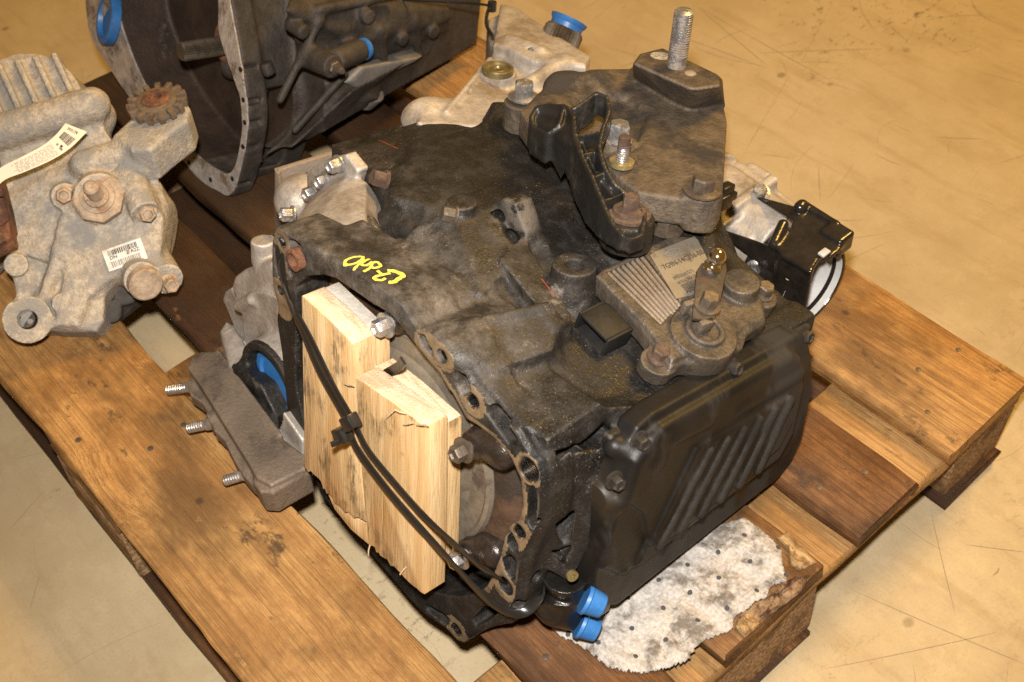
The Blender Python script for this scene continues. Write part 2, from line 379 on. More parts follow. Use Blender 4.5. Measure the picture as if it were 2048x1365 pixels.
# oil pan: black paint with dusty film and dark oil runs
def pan_mat():
    s = Mt('pan', .4, 0, .28); X, Y, Z = s.xyz()
    c = s.mix(s.ramp(s.noise(20, 4), .3, .7), (.0055,.005,.0045), (.012,.0105,.009))
    d = s.ramp(s.noise(7, 5, .66, s.scale(s.P, (1, 1.6, .8))), .47, .60); c = s.mix(s.mul(d, .8), c, (.030,.027,.024))
    r = s.ramp(s.noise(11, 4, .6), .54, .66); c = s.mix(s.mul(r, .6), c, (.034,.024,.014))
    s.col(c); s.rough(s.ramp(d, 0, 1, .46, .74)); s.bump(s.noise(240, 2), .0003, .6); M['pan'] = s.m; plain('pandust', (.019,.0165,.014), .7, 0, .3, 60, (.012,.010,.008), 18, (.48,.60), .0003, spec=.3)
pan_mat()
def wood(name, lite, dark, stain=.35, rough=.62, spots=1.0, stain_falloff=None):
    s = Mt(name, rough, 0, .35); oi = s.n('ObjectInfo'); a = s.n('VectorMath', operation='MULTIPLY_ADD'); s.L(s.P, a.inputs[0]); a.inputs[1].default_value = (1,1,1)
    cm = s.n('CombineXYZ')
    for i, k in enumerate((37., 11., 23.)): s.L(s.mul(oi.outputs['Random'], k), cm.inputs[i])
    s.L(cm.outputs[0], a.inputs[2]); P = a.outputs[0]
    kn = s.voro(1.0, s.scale(P, (4.0, 11, 11))); swirl = s.ramp(kn, .36, .02)
    warp = s.n('VectorMath', operation='ADD'); s.L(P, warp.inputs[0]); c2 = s.n('CombineXYZ'); s.L(s.mul(swirl, .014), c2.inputs[1]); s.L(s.mul(swirl, .010), c2.inputs[2]); s.L(c2.outputs[0], warp.inputs[1])
    g = s.noise(1.0, 5, .75, s.scale(warp.outputs[0], (2.4, 190, 190)), .2); g2 = s.noise(1.0, 4, .8, s.scale(warp.outputs[0], (6, 680, 680)))
    blot = s.noise(10, 7, .76, s.scale(P, (.7, 1.4, 1.4)))
    c = s.mix(s.ramp(blot, .38, .62), dark, lite)
    c = s.mix(s.mul(s.ramp(g, .47, .62), .55), c, tuple(x*.62 for x in dark))
    c = s.mix(s.mul(s.ramp(g2, .50, .62), .55), c, tuple(x*.45 for x in dark))
    big = s.noise(3.4, 5, .70, s.scale(P, (1, 1.9, 1.9))); c = s.mix(s.mul(s.ramp(big, .40, .60), stain), c, tuple(x*.30 for x in dark))
    if stain_falloff is not None: c = s.mix(s.mul(s.ramp(s.mth('ADD', s.xyz(s.P)[0], s.mul(blot, .25)), stain_falloff+.22, stain_falloff), .82), c, tuple(x*.22 for x in dark))  # darker towards low X: dark stain plus flash falloff put into the colour
    c = s.mix(s.ramp(kn, .070, .030), c, (.13,.040,.012))
    med = s.noise(24, 5, .72, s.scale(P, (.6, 1, 1))); c = s.mix(s.mul(s.mul(s.ramp(med, .575, .66), s.ramp(blot, .42, .56)), .78*spots), c, (.040,.023,.013))
    vs = s.voro(17, s.scale(P, (.8, 1, 1))); c = s.mix(s.mul(s.mul(s.ramp(vs, .13, .08), s.ramp(big, .46, .56)), .8*spots), c, (.035,.020,.012))
    c = s.mix(s.mul(s.ramp(med, .37, .27), .40*spots), c, tuple(min(1, x*1.4+.04) for x in lite))
    s.col(c); s.rough(s.ramp(g, .3, .7, rough-.12, rough+.15)); s.bump(s.mth('ADD', g, s.mul(g2, .6)), .0020, .8); M[name] = s.m
wood('wood_gold', (.52,.285,.094), (.340,.165,.050), .74)
wood('wood_brown', (.215,.098,.033), (.110,.046,.015), .85, stain_falloff=.02)
wood('wood_dark', (.140,.062,.025), (.070,.029,.012), .7)
wood('wood_pale', (.44,.255,.095), (.30,.155,.050), .50)
wood('wood_mid', (.30,.155,.058), (.17,.078,.026), .8, stain_falloff=.38)
def fresh_wood():
    s = Mt('wood_fresh', .7, 0, .3); oi = s.n('ObjectInfo'); a = s.n('VectorMath', operation='ADD'); s.L(s.P, a.inputs[0]); cm = s.n('CombineXYZ')
    for i, k in enumerate((5., 3., 9.)): s.L(s.mul(oi.outputs['Random'], k), cm.inputs[i])
    s.L(cm.outputs[0], a.inputs[1]); P = a.outputs[0]
    g = s.noise(1, 6, .6, s.scale(P, (85, 85, 5)), .5); g2 = s.noise(1, 4, .6, s.scale(P, (460, 460, 30)))
    c = s.mix(s.ramp(g, .32, .7), (.46,.285,.122), (.61,.440,.235)); c = s.mix(s.mul(s.ramp(g2, .5, .72), .25), c, (.38,.22,.09))
    mold = s.mul(s.ramp(s.noise(1, 5, .70, s.scale(P, (26, 26, 11))), .52, .64), s.ramp(g2, .25, .6)); c = s.mix(s.mul(mold, .88), c, (.085,.058,.035))
    c = s.mix(s.mul(s.ramp(s.noise(1, 3, .5, s.scale(P, (14, 14, 9))), .58, .7), .35), c, (.55,.28,.08))
    s.col(c); s.bump(g2, .0012, .9); M['wood_fresh'] = s.m
    s = Mt('wood_endgrain', .8, 0, .25); g = s.noise(1, 6, .6, s.scale(s.P, (40, 150, 150)), .6)
    c = s.mix(s.ramp(g, .3, .7), (.56,.39,.23), (.76,.60,.41)); s.col(c); s.bump(s.noise(420, 4, .7), .0014, .9); s.bump(g, .001, .6); M['wood_end'] = s.m
    s = Mt('wood_saw', .85, 0, .25); s.col(s.mix(s.ramp(s.noise(80, 4), .3, .7), (.36,.33,.285), (.50,.46,.40))); s.bump(s.noise(380, 4, .7), .0012, .9); M['wood_grey'] = s.m
fresh_wood()
def chip_mat():
    s = Mt('chipboard', .85, 0, .2); v = s.n('TexVoronoi'); s.L(s.scale(s.P, (150, 320, 320)), v.inputs['Vector']); v.inputs['Scale'].default_value = 1
    h = s.n('SeparateColor'); s.L(v.outputs['Color'], h.inputs[0])
    c = s.mix(h.outputs[0], (.15,.085,.042), (.36,.235,.125)); c = s.mix(s.mul(s.ramp(s.noise(30, 4), .5, .7), .7), c, (.07,.04,.022))
    s.col(c); s.bump(h.outputs[0], .0012, .8); M['chip'] = s.m
chip_mat()
def floor_mat():
    s = Mt('floor_concrete', .50, 0, .35); P = s.P
    st = s.n('Mapping'); s.L(P, st.inputs[0]); st.inputs['Rotation'].default_value = (0,0,.35); st.inputs['Scale'].default_value = (4, 26, 1)
    m1 = s.noise(2.2, 6, .7); m2 = s.noise(14, 6, .75); gr = s.noise(300, 3, .7)
    c = s.mix(s.ramp(m1, .36, .64), (.360,.280,.162), (.450,.362,.226))
    c = s.mix(s.mul(s.ramp(s.noise(1, 5, .72, st.outputs[0]), .50, .66), .42), c, (.315,.225,.122))
    c = s.mix(s.mul(s.ramp(m2, .52, .66), .38), c, (.33,.240,.138))
    c = s.mix(s.mul(s.ramp(m2, .46, .34), .30), c, (.48,.400,.275))
    c = s.mix(s.mul(s.ramp(gr, .50, .68), .22), c, (.26,.185,.105))
    reg = s.noise(1.7, 3, .6); k = s.noise(1, 5, .8, s.scale(P, (75, 40, 1))); sc = s.mul(s.ramp(k, .56, .62), s.ramp(reg, .50, .62)); c = s.mix(s.mul(sc, .75), c, (.115,.082,.050))
    d1 = s.mul(s.ramp(s.voro(13, s.scale(P, (1, .8, 1))), .10, .05), s.ramp(m1, .47, .56)); c = s.mix(s.mul(d1, .6), c, (.15,.105,.064))
    s.col(c); s.rough(s.ramp(m2, .3, .7, .40, .62)); s.bump(gr, .0005, .6); M['floor'] = s.m
    s = Mt('scratch', .6); s.col((.30,.225,.137)); M['scratch'] = s.m
    s = Mt('scratch_dark', .6); s.col((.255,.185,.110)); M['scratch_dark'] = s.m
floor_mat()
def rag_mat():
    s = Mt('rag', .95, 0, .1); n1 = s.noise(34, 6, .7); n2 = s.noise(1, 5, .6, s.scale(s.P, (60, 140, 60)), .8)
    c = s.mix(s.ramp(s.noise(300, 3), .3, .7), (.31,.290,.267), (.44,.415,.385)); c = s.mix(s.mul(s.ramp(n1, .46, .62), .85), c, (.095,.080,.066)); c = s.mix(s.mul(s.ramp(n2, .62, .70), .55), c, (.16,.12,.09))
    s.col(c); s.bump(n1, .004, .7); s.bump(s.noise(260, 4), .0012, .8); M['rag'] = s.m
    s = Mt('rag_dot', .9, 0, .2); s.col((.055,.055,.06)); M['ragdot'] = s.m
    s = Mt('bark', .9, 0, .2); f = s.noise(70, 6, .7); s.col(s.mix(s.ramp(f, .35, .65), (.06,.026,.014), (.30,.20,.11))); s.bump(f, .004, .9); M['bark'] = s.m
    s = Mt('torn_wood', .85, 0, .2); f = s.noise(1, 5, .7, s.scale(s.P, (40, 160, 160))); s.col(s.mix(s.ramp(f, .35, .65), (.16,.085,.035), (.42,.28,.13))); s.bump(f, .003, .8); M['wood_saw2'] = s.m
rag_mat()

# ---------------------------------------------------------------- floor and pallet
fb = B().box((-9,-5,-.2), (5,9,0)); floor = tag(fb.obj('floor', M['floor']), kind='structure')
pallet = empty('wooden_pallet', loc=(-.6,.4,0)); tag(pallet, 'worn euro pallet of golden brown boards carrying the gearboxes', 'pallet')
def board(name, lo, hi, mat, wob=.0015, seg=24, ax=0, chip=0.0):
    """a sawn board with slightly uneven edges, long axis ax"""
    lo = np.array(lo); hi = np.array(hi); c = (lo+hi)/2; h = (hi-lo)/2; oth = [k for k in range(3) if k != ax]; vs = []; fs = []; b = .003
    ring = [(-1,-1,1,0),(-1,-1,0,1),(-1,1,0,-1),(-1,1,1,0),(1,1,-1,0),(1,1,0,-1),(1,-1,0,1),(1,-1,-1,0)]
    ph = rng.uniform(0, 6, 8)
    for i in range(seg+1):
        t = -1+2*i/seg
        for k, (p, q, dp, dq) in enumerate(ring):
            co = np.zeros(3); co[ax] = t*h[ax]+(rng.normal(0, .0012) if i in (0, seg) else 0)
            w1 = wob*(math.sin(7*t+ph[(k//2)])+.6*math.sin(19*t+ph[(k//2)+4]))+rng.normal(0, wob*.25)-(chip*max(0, rng.normal(-.6, 1)) if p*q > 0 else 0)
            co[oth[0]] = p*(h[oth[0]]+w1)+dp*b; co[oth[1]] = q*h[oth[1]]+dq*b+(rng.normal(0, .0003) if q > 0 else 0); vs.append(co)
    for i in range(seg):
        for k in range(8): a = i*8+k; d = i*8+(k+1)%8; fs.append((a,d,d+8,a+8))
    fs.append(tuple(range(8))[::-1]); fs.append(tuple(range(seg*8, seg*8+8)))
    bb = B(); bb._add(vs, fs); o = bb.obj(name, mat, pallet, 50); o.location = c-np.array(pallet.location); return o
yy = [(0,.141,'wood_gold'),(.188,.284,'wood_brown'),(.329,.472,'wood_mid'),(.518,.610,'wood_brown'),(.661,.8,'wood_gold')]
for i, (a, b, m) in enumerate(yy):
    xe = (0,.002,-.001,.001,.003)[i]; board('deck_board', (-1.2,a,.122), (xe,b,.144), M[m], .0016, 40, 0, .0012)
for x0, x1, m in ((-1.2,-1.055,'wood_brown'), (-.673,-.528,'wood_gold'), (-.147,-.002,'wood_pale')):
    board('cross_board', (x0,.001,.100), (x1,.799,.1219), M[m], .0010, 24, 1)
for x0, x1 in ((-1.2,-1.055), (-.673,-.528), (-.150,-.005)):
    for y0, y1 in ((0,.1), (.3275,.4725), (.7,.8)):
        board('block', (x0,y0,.022), (x1,y1,.0999), M['chip'], .0012, 6, 0)
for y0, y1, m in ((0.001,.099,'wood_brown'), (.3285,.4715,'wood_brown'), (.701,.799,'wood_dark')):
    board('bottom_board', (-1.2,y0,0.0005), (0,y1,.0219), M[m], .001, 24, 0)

# thin scratches and scuffs worn into the floor
def scratches(name, mat, specs, seed):
    r = random.Random(seed); b = B()
    for (x, y, a, l, w_, bend) in specs:
        P = []
        for i in range(9):
            t = i/8-.5; aa = a+bend*t; P.append((x+math.cos(aa)*l*t, y+math.sin(aa)*l*t))
        vs = []
        for i, (px, py) in enumerate(P):
            q = P[min(i+1,8)]; p0 = P[max(i-1,0)]; d = math.hypot(q[0]-p0[0], q[1]-p0[1]); nx, ny = -(q[1]-p0[1])/d, (q[0]-p0[0])/d; k = w_/2*(1-abs(i/4-1)**3*.8)*r.uniform(.6,1.2); vs += [(px+nx*k, py+ny*k, .0004), (px-nx*k, py-ny*k, .0004)]
        b._add(vs, [(2*i,2*i+1,2*i+3,2*i+2) for i in range(8)])
    return tag(b.obj(name, [M[mat]], floor), kind='stuff')
r = random.Random(11); sp = []
for i in range(34): sp.append((r.uniform(-1.6,1.0), r.uniform(-.9,2.6), r.choice((.35,.55,1.9,2.3,-.4,1.2))+r.gauss(0,.25), r.uniform(.04,.30), r.uniform(.0006,.0012), r.gauss(0,.12)))
for i in range(520): sp.append((r.uniform(-1.5,.9), r.uniform(-.8,1.8), r.uniform(0,3.14), r.uniform(.015,.13), r.uniform(.0004,.0008), r.gauss(0,.35)))
scratches('floor_scratch', 'scratch', sp, 1)
def ln(a, c, w_): a = np.array(a); c = np.array(c); d = c-a; m = (a+c)/2; return (m[0], m[1], math.atan2(d[1], d[0]), float(np.hypot(d[0], d[1])), w_, .02)
sp = [ln(a, c, .0007) for a, c in (((-0.8608,1.2328,0), (-0.5573,1.2259,0)), ((-0.8608,1.2328,0), (-0.6703,1.188,0)), ((-0.7158,1.4026,0), (-0.6401,1.2266,0)), ((-0.6344,1.1962,0), (-0.5539,0.9915,0)), ((-0.465,1.0569,0), (-0.4197,1.0048,0)), ((0.0421,0.6813,0), (0.09,0.7184,0)), ((-0.0104,0.6915,0), (0.0847,0.6032,0)), ((0.0336,0.4578,0), (0.1249,0.6143,0)), ((-0.0069,0.5485,0), (0.1641,0.6059,0)), ((-0.7031,-0.0791,0), (-0.7262,-0.0231,0)), ((-0.5912,-0.1099,0), (-0.6241,-0.0812,0)))]
for i in range(70): x, y = r.uniform(-1.6,.9), r.uniform(-.8,2.4); sp.append((x, y, r.uniform(0,3.1), r.uniform(.005,.018), r.uniform(.001,.003), r.gauss(0,.5)))
scratches('floor_scuff', 'scratch_dark', sp, 2)

# nail heads where the deck boards cross the boards below
nb = B(); nb.lathe((0,0,0), (0,0,1), [(-.001,.0033),(.0004,.0033),(.0006,.0026)], 10); nail0 = nb.obj('nail', [M['boltdark']], pallet); first = True
r = random.Random(5)
for (a, b_, m) in yy:
    for xc in (-1.13,-.60,-.075):
        for k in (0, 1, 2) if b_-a > .12 else (0, 1):
            n = 2 if b_-a > .12 else 1; o = nail0 if first else nail0.copy(); first = False
            if o is not nail0: COL.objects.link(o); o.parent = pallet
            o.location = (xc+r.uniform(-.035,.035)+.6, a+.022+(b_-a-.044)*k/n+r.uniform(-.006,.006)-.4, .1441)

# ---------------------------------------------------------------- the main gearbox (local x: towards the pan, y: along the shaft, z: up)
gear = empty('automatic_gearbox', (((0.996,-0.0208,-0.0864),(0.04,0.9731,0.2268),(0.0794,-0.2293,0.9701)),(-0.3106,0.2017,0.2671))); tag(gear, 'dirty dark automatic gearbox with open bell housing and wood blocks strapped in front', 'gearbox')
CC = np.array([(-0.1554,0,0.1582),(-0.1492,0,0.1658),(-0.1099,0,0.1717),(-0.0848,0,0.1721),(-0.0625,0,0.1736),(-0.0386,0,0.177),(-0.0154,0,0.1764),(0.0039,0,0.1775),(0.026,0,0.1769),(0.0422,0,0.1665),(0.0486,0,0.164),(0.0701,0,0.1711),(0.0824,0,0.1693),(0.0901,0,0.1604),(0.1023,0,0.1563),(0.1123,0,0.1479),(0.1273,0,0.1431),(0.1422,0,0.137),(0.1539,0,0.1349),(0.1658,0,0.1336),(0.172,0,0.1276),(0.1805,0,0.1206),(0.1901,0,0.1186),(0.1947,0,0.1064),(0.197,0,0.0739),(0.1962,0,0.0604),(0.191,0,0.0383),(0.187,0,0.0251),(0.1822,0,0.007),(0.1804,0,-0.012),(0.1807,0,-0.0352),(0.1781,0,-0.0478),(0.1671,0,-0.0811),(0.1417,0,-0.1189),(0.1286,0,-0.1379),(0.1218,0,-0.1502),(0.1122,0,-0.1559),(0.0986,0,-0.1527),(0.0654,0,-0.1607),(0.0436,0,-0.1582),(-0.1002,0,-0.1232),(-0.1312,0,-0.0709),(-0.1527,0,-0.0471),(-0.1564,0,0.0228),(-0.1617,0,0.0589),(-0.1566,0,0.0794),(-0.1638,0,0.0909),(-0.1651,0,0.1037),(-0.164,0,0.1246),(-0.1612,0,0.147)])
C2 = CC[:, [0,2]]; OC = np.array([.014,.022]); OPEN = np.array([.014,0,.022])
def shrink(d): v = C2-OC; l = np.linalg.norm(v, axis=1)[:,None]; return OC+v*(1-d/l)
def zcyl(p, z0, z1, r, r2=None): return pcyl((p[0],p[1],z0), (p[0],p[1],z1), r, r2)
def case():
    v = Vol((-.30,-.006,-.20), (.235,.40,.262), .0018)
    # body drum, valve-body side and sloping roof
    v.add(pcyl((.014,.05,.012), (.014,.315,.0), .150, .140), .01)
    v.add(pbox((.145,.205,.012), (.056,.133,.098), r=.010), .012)
    v.add(pbox((.198,.20,.113), (.012,.138,.010), r=.003), .006)
    v.add(phull([(-.06,.06,.158),(.04,.06,.166),(.198,.085,.120),(.198,.335,.118),(.04,.34,.160),(-.06,.34,.158),(-.06,.06,0),(.196,.1,0),(.196,.33,0),(-.06,.34,0)]), .012)
    v.add(pcyl((-.075,.095,.0), (-.075,.37,-.005), .161, .158, .01), .02)
    # upper left dark slab over the differential
    sl = [(-0.2685,0.1464,0.158),(-0.2643,0.1968,0.158),(-0.2677,0.2041,0.158),(-0.2529,0.2244,0.158),(-0.2584,0.233,0.158),(-0.2538,0.2807,0.158),(-0.24,0.3082,0.158),(-0.226,0.3066,0.158),(-0.236,0.3528,0.158),(-0.2023,0.3476,0.158),(-0.131,0.3088,0.158),(-0.0915,0.2192,0.158),(-0.1059,0.167,0.158),(-0.1162,0.1138,0.158),(-0.1722,0.1249,0.158),(-0.2069,0.1332,0.158),(-0.2328,0.1374,0.158)]
    v.add(ppris(sl, .03, .158, 2, .004), .006)
    v.add(phull([(-0.2107,0.2987,0.158),(-0.1991,0.3057,0.186),(-0.187,0.3183,0.186),(-0.1801,0.3338,0.16),(-0.1453,0.2828,0.16),(-0.1687,0.2797,0.16),(-0.2987,0.4029,0.1),(-0.28,0.4058,0.1)]), .006)
    v.cut(pcap((-0.1784,0.2746,0.19), (-0.1748,0.2753,0.172), .011), .006); v.cut(pcap((-0.1492,0.291,0.19), (-0.1372,0.2729,0.172), .009), .006)
    v.add(phull([(-0.231,0.1675,0.154),(-0.2338,0.2636,0.156),(-0.1567,0.2864,0.16),(-0.0719,0.2271,0.164),(-0.1127,0.1601,0.16),(-0.1578,0.1413,0.16),(-0.1488,0.2037,0.166),(-0.2492,0.2788,0.1)]), .024)
    v.add(phull([(-0.2055,0.1322,0.16),(-0.2461,0.2189,0.16),(-0.252,0.2278,0.162),(-0.2611,0.1943,0.16),(-0.2328,0.1374,0.158),(-0.2924,0.215,0.12),(-0.2859,0.2237,0.12)]), .003)
    sm = [(-0.1883,0.2045,0.166),(-0.1748,0.31,0.166),(-0.0858,0.2887,0.166),(-0.0071,0.2271,0.166),(0.0174,0.1703,0.166),(-0.0456,0.1762,0.166),(-0.088,0.1512,0.166),(-0.1237,0.1198,0.166)]; v.add(phull([tuple(p) for p in sm]+[(p[0],p[1],.08) for p in sm], .003), .030)
    # bell flange and barrel
    v.add(ppris(C2, 0, .020, 1, .002), .0)
    v.add(ppris(shrink(.007), .015, .085, 1, .004), .012)
    wall = np.where((C2[:,:1] > .085) & (C2[:,1:] > -.10), shrink(-.0065), shrink(.002)); v.add(ppris(wall, .006, .032, 1, .003), .004)
    top = [p for p in C2 if p[1] > .155 and p[0] < .1]; top = top+[(.09,.10),(-.12,.10)]
    v.add(ppris(top, 0.0, .046, 1, .003), .004)
    v.add(phull([tuple(x) for x in ([(-0.1435,0.0265,0.169),(-0.1233,0.0384,0.169),(-0.0794,0.0276,0.169),(-0.0892,0.0026,0.169),(-0.144,-0.0034,0.169)])]+[tuple(x) for x in ([(-0.2131,0.0741,0.12),(-0.1911,0.0869,0.12),(-0.1435,0.0753,0.12),(-0.1542,0.0481,0.12),(-0.2137,0.0416,0.12)])]), .004)
    # ramp towards the boss, with its knife edge
    v.add(phull([(-0.0719,0.0411,0.164),(-0.0596,0.0509,0.172),(-0.0377,0.1094,0.196),(-0.0268,0.1475,0.194),(0.032,0.1215,0.176),(0.0475,0.067,0.17),(-0.0072,0.0585,0.168),(-.06,.08,.1),(.05,.19,.1),(.04,.07,.1)]), .005)
    v.add(zcyl((-0.0382,0.1201,0.19), .14, .203, .014), .006)
    v.add(pcap((-0.0653,0.0376,0.167), (-0.0389,0.1106,0.192), .0030, .0040), .007)
    # dark scoop between the ramp and the clean housing
    v.cut(pcap((-0.0847,0.0343,0.166), (-0.098,0.0988,0.182), .023, .020), .010); v.cut(pcap((-0.0669,0.0556,0.176), (-0.0728,0.1282,0.186), .015, .016), .008)
    v.add(ppris(top, 0.0, .046, 1, .003), .003)
    # upright lug plate with two holes
    q = [(-0.0295,0.15,0.1939),(-0.0165,0.15,0.2054),(-0.001,0.15,0.2058),(0.0153,0.15,0.1829),(0.0225,0.15,0.1498),(-0.0142,0.15,0.1285),(-0.0403,0.15,0.1564)]
    v.add(ppris(q, .150, .172, 1, .002), .006)
    v.add(phull([(0.008,0.1538,0.178),(0.0615,0.1176,0.172),(0.1164,0.1116,0.163),(0.1157,0.0886,0.165),(0.0614,0.0998,0.174),(0.0286,0.1066,0.18),(.03,.12,.12),(.12,.1,.12)]), .005)
    for p in ((-0.02,0.15,0.1838), (-0.0032,0.15,0.172)): v.cut(pcyl((p[0],.14,p[2]), (p[0],.165,p[2]), .0075), .001)
    # two lit pockets behind the band
    v.cut(phull([(0.0295,0.0316,0.179),(0.0266,0.0882,0.178),(0.0655,0.0988,0.174),(0.0964,0.0792,0.172),(0.079,0.0248,0.176),(0.0626,0.023,0.179),(0.0721,0.0138,0.2),(0.11,0.0623,0.2)]), .003)
    v.add(ppris([p for p in shrink(.0005) if p[1] > .125 and p[0] > -.12]+[(.06,.10),(-.10,.10)], .010, .066, 1, .003), .003)
    v.add(phull([(0.0747,0.0262,0.171),(0.0987,0.0987,0.173),(0.1138,0.0966,0.163),(0.1302,0.0721,0.158),(0.1178,0.0179,0.155),(.07,.05,.11),(.13,.09,.11)]), .010)
    v.add(pcap((0.0752,0.0257,0.172), (0.0988,0.0975,0.173), .0035), .005)
    v.add(pell((0.0819,0.0178,0.16), (.022,.03,.012)), .008)
    v.cut(phull([(0.1017,0.0315,0.172),(0.1126,0.0766,0.172),(0.131,0.0665,0.166),(0.1288,0.0181,0.16),(0.1301,0.0121,0.19),(0.1445,0.0408,0.19)]), .006)
    # boss with threaded hole, two bosses further right
    b = (0.0792,0.1461,0.19); v.add(zcyl(b, .13, .186, .024, .0190), .006); v.cut(zcyl(b, .172, .20, .0082), .001)
    b = (0.0892,0.2524,0.185); v.add(zcyl(b, .10, .178, .019), .006)
    b = (0.0621,0.2323,0.195); v.add(zcyl(b, .10, .192, .020), .008)
    # shoulder under the cover and rear wall
    v.add(phull([(0.0603,0.259,0.178),(0.1018,0.3061,0.178),(0.1501,0.2619,0.16),(0.0939,0.2305,0.165),(.06,.25,.05),(.17,.34,.05),(.03,.36,.05),(.02,.36,.17)]), .008)
    v.add(pcyl((-.02,.28,.03), (-.02,.385,.03), .15, .13), .01)
    # wall, strut and hollow between the bell and the pan
    wl = [(0.19,0.0101,0.1356),(0.192,0.0649,0.1444),(0.208,0.0992,0.1092),(0.212,0.0875,0.0821),(0.212,0.0564,0.0197),(0.204,0.0411,-0.0298),(0.186,0.021,-0.0097),(0.19,0.0114,0.0728)]
    v.add(phull([tuple(p) for p in wl]+[(.12,p[1],p[2]) for p in wl]), .006)
    v.add(phull([(0.196,0.0761,0.1377),(0.204,0.1074,0.1285),(0.206,0.106,0.1107),(0.206,0.0956,0.1077),(0.2,0.0827,0.1241),(.15,.07,.10),(.15,.1,.11)]), .006)
    h1 = [(0.196,0.017,0.1217),(0.196,0.0359,0.1206),(0.196,0.0449,0.108),(0.196,0.0341,0.0904),(0.196,0.0267,0.068),(0.196,0.02,0.0774)]; v.cut(phull([tuple(p) for p in h1]+[(.150,p[1],p[2]) for p in h1]), .004)
    h2 = [(0.2,0.0378,0.1171),(0.2,0.0677,0.1268),(0.2,0.0825,0.1076),(0.2,0.0753,0.1047),(0.2,0.0505,0.1077)]; v.cut(phull([tuple(p) for p in h2]+[(.183,p[1],p[2]) for p in h2]), .005)
    h3 = [(0.2,0.0231,0.0457),(0.2,0.057,0.0611),(0.2,0.0666,0.0444),(0.2,0.0335,0.0165)]; v.cut(phull([tuple(p) for p in h3]+[(.182,p[1],p[2]) for p in h3]), .006)
    h4 = [(0.2,0.0275,0.0076),(0.2,0.0742,0.0256),(0.2,0.0795,0.0107),(0.2,0.0407,-0.0176)]; v.cut(phull([tuple(p) for p in h4]+[(.182,p[1],p[2]) for p in h4]), .006)
    for p, q in (((0.205,0.0654,0.0691),.014), ((0.208,0.082,0.0942),.013), ((0.202,0.0606,0.0296),.010), ((0.2,0.048,-0.0046),.010)): v.add(pcyl((.15,p[1],p[2]), (p[0],p[1],p[2]), q, q*.92), .006)
    # opening
    inner = [(-0.1259,0,0.1145),(-0.1183,0,0.1233),(-0.1052,0,0.137),(-0.0814,0,0.1507),(-0.0624,0,0.1568),(-0.0355,0,0.1574),(-0.0088,0,0.1578),(0.0145,0,0.1603),(0.0342,0,0.152),(0.0568,0,0.1427),(0.0758,0,0.1371),(0.0919,0,0.1238),(0.108,0,0.1091),(0.126,0,0.1103),(0.1438,0,0.1095),(0.1617,0,0.1034),(0.1744,0,0.0896),(0.179,0,0.0662),(0.1761,0,0.0476),(0.1666,0,0.0339),(0.1611,0,0.0137),(0.1591,0,-0.0065),(0.1519,0,-0.035)]
    inner = [(p[0],p[2]) for p in inner]+[(.014+.150*math.cos(a), .018+.150*math.sin(a)) for a in np.linspace(-.52, -3.0, 22)]
    v.cut(ppris(inner, -.02, .058, 1, .004), .002)
    # bosses behind the flange holes and pockets in the flange
    def hole(px, r, d=.03, flat=0): v.cut(pcyl((px[0],-.01,px[2]), (px[0],d,px[2]), r), 0)
    hole((-0.1439,0,0.1548), .0062); hole((-0.1527,0,0.0967), .0045); hole((0.0817,0,0.1585), .0062); hole((0.1157,0,0.1319), .0062); hole((0.1826,0,0.1052), .0105, .02); hole((0.1783,0,0.0359), .0062); hole((0.1678,0,-0.0367), .0085); hole((0.1101,0,-0.1413), .0060)
    v.cut(ppris([(0.0487,0,0.1601),(0.0574,0,0.1635),(0.0706,0,0.1577),(0.0715,0,0.1507),(0.0654,0,0.1482),(0.0534,0,0.1508)], -.01, .03, 1, .002), .001)
    v.cut(ppris([(0.0948,0,0.1508),(0.1055,0,0.1513),(0.112,0,0.1422),(0.109,0,0.1333),(0.102,0,0.129),(0.0955,0,0.1362)], -.01, .03, 1, .002), .001)
    v.cut(ppris([(0.1312,0,0.1371),(0.1386,0,0.1397),(0.1544,0,0.1347),(0.1665,0,0.1265),(0.166,0,0.1191),(0.1596,0,0.1148),(0.1391,0,0.1249),(0.1318,0,0.1293)], -.01, .020, 1, .002), .001)
    v.cut(ppris([(0.1836,0,0.0887),(0.1899,0,0.0932),(0.1934,0,0.0819),(0.1952,0,0.0591),(0.1913,0,0.0468),(0.1848,0,0.0541)], -.01, .020, 1, .002), .001)
    v.cut(ppris([(0.1637,0,0.026),(0.1695,0,0.0281),(0.1775,0,0.0194),(0.1782,0,0.0119),(0.1737,0,0.0084),(0.1661,0,0.0118)], -.01, .025, 1, .002), .001)
    v.cut(ppris([(0.1611,0,-0.0085),(0.1705,0,0.0036),(0.1767,0,0.0015),(0.178,0,-0.0199),(0.1729,0,-0.0241),(0.1664,0,-0.0203)], -.01, .025, 1, .002), .001)
    v.cut(ppris([(0.0657,0,-0.1452),(0.0907,0,-0.1362),(0.1,0,-0.1365),(0.0976,0,-0.1467),(0.0819,0,-0.1506),(0.0674,0,-0.152)], -.01, .03, 1, .002), .001)
    v.cut(ppris([(0.1309,0,-0.1084),(0.1432,0,-0.0823),(0.1549,0,-0.073),(0.162,0,-0.0739),(0.15,0,-0.0958),(0.1347,0,-0.1157)], -.01, .03, 1, .002), .001)
    v.cut(ppris([(-0.1325,0,0.1618),(-0.1215,0,0.1671),(-0.1125,0,0.1653),(-0.1179,0,0.1522),(-0.117,0,0.1432),(-0.1234,0,0.14),(-0.1288,0,0.1506)], -.01, .016, 1, .002), .001)
    v.cut(ppris([(-0.1383,0,0.1379),(-0.1313,0,0.1371),(-0.1274,0,0.1273),(-0.131,0,0.1201),(-0.1369,0,0.1252)], -.01, .03, 1, .002), .001)
